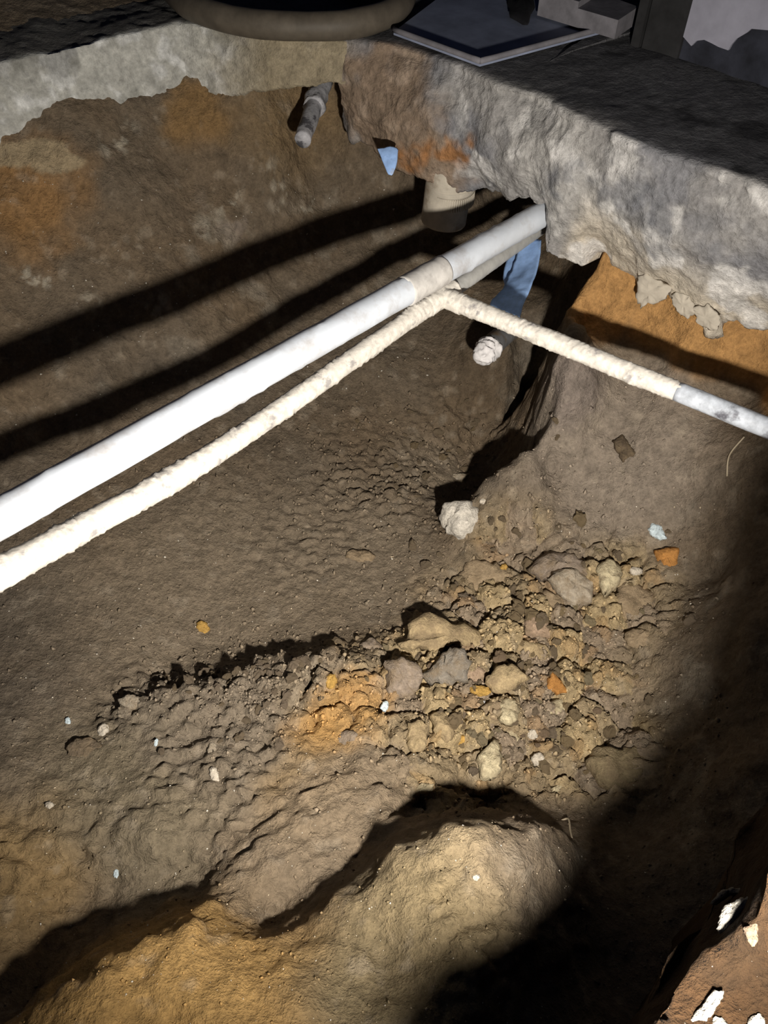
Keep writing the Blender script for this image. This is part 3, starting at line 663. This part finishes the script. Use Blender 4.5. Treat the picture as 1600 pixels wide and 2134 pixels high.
# grey stub in the back bank
ga, gb = W(668, 178, 1.83), W(630, 292, 1.70)
gs = thing('bent_pipe_stub', gb, 'short grey pipe stub poking out of the back bank near the corner', 'pipe')
Vt, Ft = tube(spline([W(676,150,1.93), ga, (ga + gb) / 2 + np.array([0, -.01, 0]), gb], 40), 0.0185, 22, lambda p: fbm(p, 40, 3, 47) * 0.003); part('stub', Vt, Ft, M['foil'], gs)
Vt, Ft = tube(spline([W(672,160,1.88), ga, ga + (gb - ga) * .42], 26), 0.025, 22, lambda p: fbm(p, 55, 3, 48) * 0.008); part('crumpled_wrap', Vt, Ft, M['foil'], gs)
# capped pipe in the recess
ca, cb = W(1052, 696, 1.86), W(1020, 724, 1.77)
cq = thing('capped_pipe', cb, 'dark grey pipe end plugged with crumpled white wrap, below the branch', 'pipe')
Vt, Ft = tube(linpts(ca + (ca - cb) * .6, cb, 26), 0.026, 26, lambda p: fbm(p, 30, 3, 49) * 0.002); part('pipe_body', Vt, Ft, M['grey_pvc'], cq)
cdv = (cb - ca) / np.linalg.norm(cb - ca)
Vt, Ft = tube(linpts(cb - cdv * .004, cb + cdv * 0.06 - np.array([0, 0, .012]), 34), 0.026 * np.sqrt(np.clip(1 - np.linspace(0, .99, 34) ** 3, 0, 1)) + .002, 30, lambda p: -np.abs(fbm(p, 50, 3, 50)) * 0.022 + .004)
part('white_wrap', Vt, Ft, M['wrap'], cq, label='crumpled white wrap')

# blue plastic strip
def ribbon(L, R, n, w, thick, amp, seed):
    Lp = spline(L, n); Rp = spline(R, n); G = np.array([Lp * (1 - t) + Rp * t for t in np.linspace(0, 1, w)]).transpose(1, 0, 2)
    Nn = np.cross(np.gradient(G, axis=0), np.gradient(G, axis=1)); Nn /= np.linalg.norm(Nn, axis=2)[..., None]
    Nn[np.einsum('ijk,ijk->ij', Nn, CAM - G) < 0] *= -1
    q = G.reshape(-1, 3); h = fbm(q, 30, 3, seed).reshape(n, w) * amp
    top_ = G + Nn * (h + thick / 2)[..., None]; bot_ = G + Nn * (h - thick / 2)[..., None]
    V = np.vstack([top_.reshape(-1, 3), bot_.reshape(-1, 3)]); g = grid_faces(n, w); F = [tuple(f) for f in g] + [tuple(f[::-1] + n * w) for f in g]
    ring = [i * w for i in range(n)] + [(n - 1) * w + j for j in range(1, w)] + [i * w + w - 1 for i in range(n - 2, -1, -1)] + [j for j in range(w - 2, 0, -1)]
    for i in range(len(ring)):
        a, b = ring[i], ring[(i + 1) % len(ring)]; F.append((a, b, b + n * w, a + n * w))
    return V, F
bs = thing('blue_plastic_strip', W(1060, 640, 1.6), 'torn blue plastic strip hanging below the slab beside the white pipe', 'plastic')
Vt, Ft = ribbon([W(1088,492,1.765), W(1066,560,1.73), W(1048,602,1.69), W(1025,628,1.65), W(1012,660,1.63)], [W(1128,500,1.735), W(1124,540,1.70), W(1107,598,1.64), W(1092,632,1.61), W(1080,672,1.6)], 30, 12, .0025, .006, 52); part('strip', Vt, Ft, M['blue'], bs)
Vt, Ft = ribbon([W(1072,512,1.79), W(1054,548,1.76), W(1047,578,1.74)], [W(1092,505,1.78), W(1070,562,1.74), W(1052,596,1.71)], 16, 6, .0025, .004, 53); part('side_flap', Vt, Ft, M['blue'], bs)
sc_ = [W(786,310,1.62), W(812,304,1.62), W(830,310,1.62), W(828,338,1.615), W(818,366,1.61), W(808,362,1.61), W(798,340,1.615)]
Vs, Fs = pillow(np.array(sc_), CAM - sc_[0], 0.004, seed=9, rough=.08, sink=0.5); single('blue_plastic_scrap', Vs, Fs, M['blue'], 'small blue plastic scrap stuck in the brown beam face', 'plastic')

# ------------------------------------------------------------------ stones and clods one can point at
STN = {}
def tone(key, col, **k):
    if key not in STN: STN[key] = earth_mat('stone_' + key, attr=False, color=col, bump=0.8, vary=0.3, scales=(60, 190, 520), dist=0.007, dust=(0.0 if key in ('white', 'bluewhite', 'ochre', 'orange', 'plaster', 'cream', 'rimwhite') else 0.75), speck=0.25, **k)
    return STN[key]
TONES = {'tan': (0.38, 0.29, 0.165), 'brown': (0.29, 0.22, 0.14), 'grey': (0.255, 0.205, 0.16), 'bluegrey': (0.225, 0.20, 0.165), 'pink': (0.34, 0.245, 0.17), 'ochre': (0.44, 0.27, 0.075),
         'orange': (0.40, 0.19, 0.055), 'pale': (0.50, 0.43, 0.28), 'white': (0.66, 0.66, 0.66), 'cream': (0.56, 0.50, 0.41), 'olive': (0.24, 0.19, 0.11), 'dark': (0.10, 0.075, 0.05), 'speck': (0.36, 0.31, 0.24),
         'soil': (0.165, 0.128, 0.088), 'bluewhite': (0.60, 0.70, 0.74), 'plaster': (0.58, 0.54, 0.47), 'dull': (0.15, 0.10, 0.06), 'rimwhite': (0.30, 0.285, 0.25), 'rimpink': (0.14, 0.10, 0.07), 'rimgrey': (0.26, 0.24, 0.2)}
ROCK = {'stone', 'pebble', 'clod', 'fragment'}
seedc = [100]
def lump(name, poly, col, label, cat, thick=0.45, tree=None, face=0.45, lift=0.0, rough=0.27, n=38, group=None):
    """poly in pixels, laid on a plane through the ground there"""
    seedc[0] += 1
    poly = np.array(poly, float); c0 = poly.mean(0)
    h, nn = hit(*c0) if tree is None else hit_on(tree, *c0)
    tocam = CAM - h; tocam /= np.linalg.norm(tocam)
    sm = nn * (1 - face) + tocam * face + np.array([0, 0, .25]); sm /= np.linalg.norm(sm)
    Wp = []
    for u, v in poly:
        d = np.array(ray_dir(u, v)); t = np.dot(h - CAM, sm) / np.dot(d, sm); Wp.append(CAM + d * t)
    Wp = np.array(Wp); r = np.sqrt(np.linalg.norm(np.cross(Wp - Wp.mean(0), np.roll(Wp, -1, 0) - Wp.mean(0)), axis=1).sum() / 2 / math.pi)
    Wp = Wp + sm * lift * r
    Vl, Fl = pillow(Wp, sm, r * thick, seed=seedc[0], rough=rough, n=n, sink=0.8)
    return single(name, Vl, Fl, tone(col, TONES[col]), label, cat, group)
def oval(u, v, w, h, rot=0, k=9, jit=.16):
    rr = random.Random(int(u * 7 + v * 13)); out = []
    for i in range(k):
        a = 2 * math.pi * i / k; q = 1 + rr.uniform(-jit, jit); x, y = w / 2 * math.cos(a) * q, h / 2 * math.sin(a) * q
        cr, sr = math.cos(math.radians(rot)), math.sin(math.radians(rot)); out.append((u + x * cr - y * sr, v + x * sr + y * cr))
    return out
ST = [
 ('earth_clod', [(826,1344),(850,1325),(870,1284),(890,1278),(912,1288),(945,1302),(975,1294),(1000,1322),(1010,1348),(1000,1364),(968,1352),(945,1338),(922,1348),(900,1364),(875,1352),(850,1354)], 'tan', 'large flat tan clod with a jagged edge in the middle of the rubble', 'clod', .42),
 ('earth_clod', [(842,1324),(848,1298),(866,1272),(880,1276),(866,1300),(852,1322)], 'tan', 'thin tan sliver leaning on the large flat tan clod', 'clod', .5),
 ('earth_clod', [(798,1378),(835,1370),(868,1384),(880,1420),(864,1450),(832,1456),(806,1442)], 'grey', 'smooth purplish grey clod left of the bluish grey clod', 'clod', .5),
 ('earth_clod', [(882,1404),(905,1388),(936,1346),(962,1356),(984,1380),(968,1420),(930,1430),(892,1424)], 'bluegrey', 'bluish grey clod just below the large flat tan clod', 'clod', .5),
 ('earth_clod', oval(988,1408,58,48), 'pink', 'pinkish clod right of the bluish grey clod', 'clod', .5),
 ('earth_clod', [(1012,1412),(1035,1390),(1065,1380),(1102,1412),(1076,1432),(1050,1450),(1022,1442)], 'tan', 'light tan clod above the white pebble in the rubble', 'clod', .5),
 ('ochre_stone', oval(998,1440,46,26,5), 'ochre', 'yellow ochre stone just above a white pebble', 'stone', .6),
 ('white_pebble', oval(1003,1467,18,18), 'white', 'bright white pebble below the yellow ochre stone', 'pebble', .6),
 ('orange_stone', [(1140,1410),(1152,1400),(1166,1412),(1182,1440),(1162,1449),(1137,1437)], 'orange', 'orange triangular stone in the right of the rubble', 'stone', .6),
 ('earth_clod', [(1034,1464),(1062,1460),(1084,1468),(1080,1500),(1062,1512),(1040,1506)], 'pale', 'pale square clod below right of the bright white pebble', 'clod', .6),
 ('earth_clod', [(1124,1474),(1150,1456),(1178,1450),(1206,1466),(1200,1492),(1160,1494),(1130,1490)], 'pale', 'pale clod just below the orange triangular stone', 'clod', .55),
 ('pale_stone', [(990,1592),(1008,1566),(1034,1544),(1046,1570),(1044,1608),(1026,1626),(1000,1622)], 'pale', 'pale yellowish stone at the lower edge of the rubble', 'stone', .65),
 ('white_pebble', oval(1121,1583,30,28), 'cream', 'round cream pebble right of the pale yellowish stone', 'pebble', .7),
 ('white_pebble', oval(1109,1530,26,20), 'cream', 'small cream pebble above the round cream pebble', 'pebble', .6),
 ('olive_stone', [(1220,1590),(1236,1562),(1290,1560),(1335,1552),(1346,1580),(1335,1625),(1290,1650),(1245,1640)], 'olive', 'big olive brown stone half in the shade at the right', 'stone', .5),
 ('earth_clod', [(850,1510),(872,1500),(890,1510),(886,1560),(862,1575),(848,1550)], 'tan', 'upright tan clod left of the pale yellowish stone', 'clod', .5),
 ('earth_clod', [(896,1490),(925,1482),(948,1530),(930,1548),(905,1528)], 'tan', 'tan wedge clod between two darker crevices', 'clod', .5),
 ('ochre_stone', oval(962,1542,26,22), 'ochre', 'small yellow clod above left of the pale yellowish stone', 'clod', .6),
 ('pale_stone', [(1052,1516),(1066,1512),(1088,1546),(1074,1556),(1058,1536)], 'pale', 'pale finger-shaped stone above the pale yellowish stone', 'stone', .6),
 ('white_stone', [(920,1075),(940,1050),(985,1045),(998,1070),(992,1105),(968,1122),(935,1115),(921,1095)], 'plaster', 'big whitish stone lodged at the mouth of the dark crevice', 'stone', .75),
 ('white_stone', [(1350,1104),(1362,1088),(1378,1096),(1388,1122),(1374,1128),(1356,1116)], 'bluewhite', 'bluish white stone on the right bank above the orange stone', 'stone', .6),
 ('orange_stone', [(1364,1148),(1390,1138),(1418,1142),(1414,1182),(1384,1188),(1370,1170)], 'orange', 'squarish orange stone below the bluish white stone', 'stone', .6),
 ('speckled_stone', [(1142,1204),(1166,1186),(1205,1192),(1240,1212),(1228,1258),(1190,1260),(1164,1236)], 'speck', 'speckled grey stone on the right of the rubble', 'stone', .55),
 ('pale_stone', [(1244,1180),(1262,1164),(1285,1178),(1298,1195),(1276,1235),(1258,1248),(1246,1220)], 'pale', 'yellowish stone right of the speckled grey stone', 'stone', .5),
 ('white_stone', oval(1324,1191,30,20,15), 'cream', 'small cream stone below left of the squarish orange stone', 'stone', .6),
 ('earth_clod', [(1278,1240),(1300,1218),(1330,1218),(1358,1240),(1356,1284),(1310,1296),(1280,1272)], 'brown', 'round brown clod below the yellowish stone', 'clod', .6),
 ('earth_clod', [(1086,1300),(1110,1280),(1140,1290),(1156,1320),(1136,1332),(1096,1322)], 'pink', 'pinkish tan clod right of the large flat tan clod', 'clod', .55),
 ('earth_clod', [(1112,1240),(1140,1232),(1170,1240),(1182,1275),(1156,1292),(1126,1275)], 'brown', 'brown clod below the speckled grey stone', 'clod', .55),
 ('earth_clod', [(948,1200),(985,1168),(1030,1172),(1078,1200),(1060,1232),(1000,1236),(960,1225)], 'brown', 'broad smooth brown clod below the big whitish stone', 'clod', .35),
 ('earth_clod', [(1100,1190),(1130,1158),(1180,1150),(1236,1176),(1225,1200),(1160,1192),(1120,1212)], 'grey', 'greyish clod above the speckled grey stone', 'clod', .4),
 ('earth_clod', [(1064,1350),(1090,1330),(1130,1338),(1152,1368),(1120,1384),(1080,1376)], 'tan', 'tan clod below the pinkish tan clod', 'clod', .4),
 ('white_pebble', oval(801,1473,18,24), 'bluewhite', 'bluish white pebble at the edge of the orange earth patch', 'pebble', .7),
 ('ochre_stone', oval(423,1308,32,24,50), 'ochre', 'lone yellow ochre pebble on the left of the pit floor', 'pebble', .6),
 ('white_pebble', oval(215,1522,22,32,10), 'cream', 'pale egg-shaped pebble at the far left of the floor', 'pebble', .6),
 ('flat_stone', oval(272,1463,46,34), 'speck', 'flat grey stone at the left end of the crumbled ridge', 'stone', .3),
 ('white_pebble', oval(141,1502,12,16), 'bluewhite', 'tiny white pebble left of the egg-shaped pebble', 'pebble', .6),
 ('white_pebble', oval(325,1548,9,16,20), 'bluewhite', 'tiny bluish sliver right of the egg-shaped pebble', 'pebble', .6),
 ('flat_stone', oval(174,1560,78,46,5), 'soil', 'flat earth-coloured disc below the egg-shaped pebble', 'stone', .25),
 ('white_pebble', oval(446,1616,20,38,-15), 'cream', 'elongated cream stone among crumbs on the left', 'stone', .6),
 ('pale_stone', oval(442,1560,20,30,10), 'speck', 'small pale grey stone above the elongated cream stone', 'stone', .6),
 ('pale_stone', oval(103,1678,18,16), 'cream', 'small square cream pebble near the left edge', 'pebble', .6),
 ('white_pebble', oval(243,1820,12,20), 'bluewhite', 'tiny bluish pebble above the dark hollow at the left', 'pebble', .6),
 ('white_pebble', oval(992,1828,17,14), 'cream', 'round pale pebble on the near grey mound', 'pebble', .6),
 ('pale_stone', [(862,1644),(880,1630),(905,1634),(902,1648),(880,1656)], 'pale', 'pale yellow lump on the edge of the dark gully', 'clod', .7),
 ('pale_stone', [(1140,1648),(1172,1632),(1178,1646),(1150,1654)], 'pale', 'pale wedge stone on the right edge of the dark gully', 'stone', .6),
 ('brown_block', [(1274,920),(1298,905),(1326,945),(1298,968)], 'dark', 'dark brown block stuck in the smooth right bank', 'block', .5),
 ('grey_scrap', oval(956,994,42,16,-10), 'speck', 'pale grey scrap lying in the dark crevice', 'scrap', .5),
 ('pale_stone', oval(1006,1045,16,14), 'cream', 'tiny cream stone right of the big whitish stone', 'pebble', .6),
 ('earth_clod', oval(772,1350,58,36,0), 'grey', 'grey clod at the right end of the crumbled ridge', 'clod', .7),
 ('earth_clod', oval(752,1160,60,26,5), 'brown', 'flat brown clod left of the broad smooth clod', 'clod', .4),
 ('earth_clod', oval(720,1540,56,32,-20), 'grey', 'flat grey flake at the lower edge of the orange earth', 'clod', .3),
 ('earth_clod', oval(1030,1480,60,40), 'brown', 'brown clod under the bright white pebble', 'clod', .4),
 ('earth_clod', oval(1330,1330,70,44,10), 'brown', 'low brown clod at the shaded right end of the rubble', 'clod', .4),
 ('earth_clod', oval(1160,1540,80,50,-10), 'olive', 'olive clod between the round cream pebble and the shade', 'clod', .5),
 ('ochre_stone', oval(1050,1183,20,16), 'ochre', 'small ochre pebble on the broad smooth brown clod', 'pebble', .6),
 ('earth_clod', oval(690,1420,26,30,20), 'ochre', 'small orange clod above the orange earth patch', 'clod', .6),
]
NAMED = []
for nm_, poly, col, lab, cat, th in ST:
    o = lump(nm_, poly, col, lab, cat, th, lift=.05); NAMED.append((np.array(o.location), lab))
NP = np.array([a for a, b in NAMED])
# debris on the near rim
for nm_, poly, col, lab, cat, th, lf in [
  ('plaster_fragment', [(1497,1948),(1510,1895),(1540,1880),(1564,1872),(1572,1888),(1552,1914),(1536,1940),(1506,1956)], 'rimwhite', 'bright white plaster fragment on the near earth rim', 'fragment', .5, .5),
  ('plaster_fragment', [(1484,1887),(1500,1866),(1528,1853),(1558,1860),(1572,1872),(1548,1868),(1526,1864),(1506,1876),(1490,1890)], 'rimgrey', 'thin curved flake behind the bright white plaster fragment', 'fragment', .5, .6),
  ('plaster_fragment', [(1546,1932),(1580,1918),(1578,1962),(1566,1974)], 'rimpink', 'pinkish chip right of the bright white plaster fragment', 'fragment', .3, .3),
  ('plaster_fragment', [(1425,2140),(1460,2095),(1490,2064),(1509,2062),(1506,2080),(1484,2110),(1466,2140)], 'rimwhite', 'long white plaster sliver at the bottom right edge', 'fragment', .4, .3),
  ('plaster_fragment', [(1478,2138),(1488,2118),(1504,2122),(1518,2138)], 'rimwhite', 'small white chip right of the long plaster sliver', 'fragment', .4, .3),
  ('plaster_fragment', [(1552,2138),(1562,2118),(1585,2112),(1598,2138)], 'rimwhite', 'white chip in the bottom right corner', 'fragment', .4, .3)]:
    lump(nm_, poly, col, lab, cat, th, tree=bvhR, face=.6, lift=lf, rough=.26)
# thin plaster flakes over the orange soil
for i, (poly, lab) in enumerate([([(1328,575),(1345,566),(1372,586),(1398,600),(1392,622),(1365,634),(1350,630),(1334,646),(1326,620)], 'peeling plaster flake over the orange soil, left one'),
   ([(1404,606),(1440,618),(1450,650),(1432,664),(1412,652),(1400,632)], 'peeling plaster flake over the orange soil, middle one'),
   ([(1442,640),(1475,636),(1500,660),(1498,690),(1476,688),(1452,672)], 'peeling plaster flake over the orange soil, right one')]):
    h, nn = hit_on(bvhS, 1400, 600); pl = h + 0.004 * (CAM - h) / np.linalg.norm(CAM - h); nm2 = np.array([-.7, -.7, .12]); nm2 /= np.linalg.norm(nm2)
    Wp = []
    for u, v in poly:
        d = np.array(ray_dir(u, v)); Wp.append(CAM + d * (np.dot(pl - CAM, nm2) / np.dot(d, nm2)))
    Vl, Fl = pillow(np.array(Wp), nm2, 0.004, seed=300 + i, rough=.28, n=44, sink=1.0)
    o = obj('plaster_flake', mesh_np('plaster_flake', Vl, Fl), M['plaster'], slab)
# roots
for pts, lab in (([(1512,992),(1510,968),(1522,940),(1548,910)], 'thin pale root curling out of the right bank'), ([(1168,1706),(1180,1708),(1186,1726),(1190,1744)], 'pale twig at the edge of the dark gully')):
    Vt, Ft = tube(spline([hit(u, v)[0] + np.array([0, -.004, .004 + .01 * (k == 1)]) for k, (u, v) in enumerate(pts)], 26), 0.0016, 8); single('pale_root', Vt, Ft, M['root'], lab, 'root')

# ------------------------------------------------------------------ small loose clods: copies of a few shapes
random.seed(5)
variants = []; VT = {}
CT = {'brown': (0.30, 0.23, 0.14), 'tan': (0.36, 0.275, 0.16), 'soil': (0.275, 0.218, 0.15), 'grey': (0.275, 0.222, 0.168), 'pale': (0.43, 0.36, 0.23), 'pink': (0.33, 0.24, 0.165)}
for k, col in enumerate(['brown', 'tan', 'soil', 'grey', 'brown', 'pale', 'tan', 'brown', 'soil', 'pink']):
    a = np.linspace(0, 2 * math.pi, 9, endpoint=False); rr = rng.uniform(.7, 1.25, 9)
    ol = np.c_[np.cos(a) * rr, np.sin(a) * rr * .8, np.zeros(9)]
    Vl, Fl = pillow(ol, (0, 0, 1), 0.95, seed=400 + k, rough=.34, n=16, sink=.5)
    me = mesh_np('soil_clod', Vl, Fl, False); me.materials.append(tone('c' + str(k), CT[col], randomise=.12)); variants.append(me); VT[me.name] = {'soil': 'dark brown', 'pale': 'pale', 'pink': 'pinkish'}.get(col, col)
def drop(me, u, v, size, name, label, cat, group):
    h, nn = hit(u, v)
    lb = ('tiny ' if size < .0062 else 'small ' if size < .0095 else 'lumpy ') + VT[me.name] + ' clod beside the ' + NAMED[int(np.linalg.norm(NP - h, axis=1).argmin())][1]
    if len(lb.split()) <= 16: label = lb
    o = bpy.data.objects.new(name, me); COL.objects.link(o)
    o.location = h + nn * size * 0.12; z = Vector(nn * .6 + np.array([0, 0, .6]))
    o.rotation_euler = (z.to_track_quat('Z', 'Y') @ Matrix.Rotation(random.uniform(0, 6.28), 3, 'Z').to_quaternion()).to_euler()
    o.scale = (size, size * random.uniform(.7, 1.1), size * random.uniform(.6, 1.0))
    return tag(o, label, cat, 'small loose clods on the pit floor')
def scatter(n_, boxes, smin, smax, label, group, vs_):
    tot = sum(b[4] for b in boxes)
    for b in boxes:
        for _ in range(int(round(n_ * b[4] / tot))):
            u = random.gauss(b[0], b[2]); v = random.gauss(b[1], b[3])
            h, nn = hit(u, v); D = depth(h)
            drop(random.choice(vs_), u, v, (smin + (smax - smin) * random.random() ** 2.2) * D / FPX, 'soil_clod', label, 'clod', group)
scatter(170, [(1080,1320,110,90,1.2),(960,1480,90,70,1.0),(1150,1480,80,60,.8),(1250,1220,80,60,.6),(1080,1580,90,30,.6)], 6, 19, 'small crumbly brown clod half buried in the lower rubble heap', 'small clods in the rubble heap', variants)
scatter(70, [(400,1430,40,14,1),(480,1400,40,10,1),(560,1395,40,12,1),(640,1375,35,10,1),(710,1365,30,12,1),(560,1440,70,25,1),(470,1500,60,40,.8)], 6, 17, 'small greyish clod along the crumbled ridge', 'small clods along the ridge', [variants[3], variants[2], variants[8], variants[3]])
scatter(40, [(950,900,120,50,1),(820,950,90,60,1),(1050,1120,80,40,1)], 5, 12, 'small dark crumb on the floor beneath the pipes', 'dark crumbs beneath the pipes', [variants[2], variants[8], variants[0]])

# ------------------------------------------------------------------ loose grit, far too fine to count
OCT = np.array([[1,0,0],[-1,0,0],[0,1,0],[0,-1,0],[0,0,1],[0,0,-1]], float)
OF = np.array([[0,2,4],[2,1,4],[1,3,4],[3,0,4],[2,0,5],[1,2,5],[3,1,5],[0,3,5]])
pos = []; siz = []; colr = []
def grit(n_, uf, vf, smin, smax, cols):
    for _ in range(n_):
        u = uf(); v = vf()
        if not (-60 < u < 1660 and 300 < v < 2180): continue
        h, nn = hit(u, v); s_ = (smin + (smax - smin) * random.random() ** 3) * depth(h) / FPX
        pos.append(h + nn * s_ * .3); siz.append(s_); cc = random.choice(cols) if cols else C[int(np.clip(round((h[1] + .3) / STEP), 0, NY - 1)) * NX + int(np.clip(round((h[0] + 1.35) / STEP), 0, NX - 1))]; f = random.uniform(.85, 1.35); colr.append([x * f for x in cc])
bcol = [(0.17, .13, .085), (.22, .165, .10), (.14, .11, .08), (.27, .2, .12)]
grit(2600, lambda: random.gauss(1060, 170), lambda: random.gauss(1400, 130), 1.6, 7, None)
grit(1500, lambda: random.gauss(560, 150), lambda: random.gauss(1430, 70), 1.5, 6, None)
grit(1500, lambda: random.gauss(850, 220), lambda: random.gauss(1000, 100), 1.5, 5.5, None)
grit(2500, lambda: random.uniform(0, 1500), lambda: random.uniform(900, 2134), 1.2, 4.5, None)
grit(900, lambda: random.uniform(0, 1500), lambda: random.uniform(1050, 2134), .9, 2.6, [(.6, .56, .48), (.5, .42, .3)])
grit(250, lambda: random.uniform(0, 900), lambda: random.uniform(350, 900), .9, 2.6, [(.45, .42, .36)])
pos = np.array(pos); siz = np.array(siz); colr = np.array(colr); G_ = len(pos)
dirs = OCT[None] * siz[:, None, None] * rng.uniform(.55, 1.3, (G_, 6, 1)) + rng.normal(0, .25, (G_, 6, 3)) * siz[:, None, None]
VG = (pos[:, None] + dirs).reshape(-1, 3); FG = (OF[None] + (np.arange(G_) * 6)[:, None, None]).reshape(-1, 3)
me = mesh_np('loose_grit', VG, FG, False); set_col(me, np.repeat(np.clip(colr, 0, 1), 6, axis=0))
tag(obj('loose_grit', me, M['crumbs']), 'fine loose grit and soil crumbs scattered over the pit floor', 'grit', None, 'stuff')
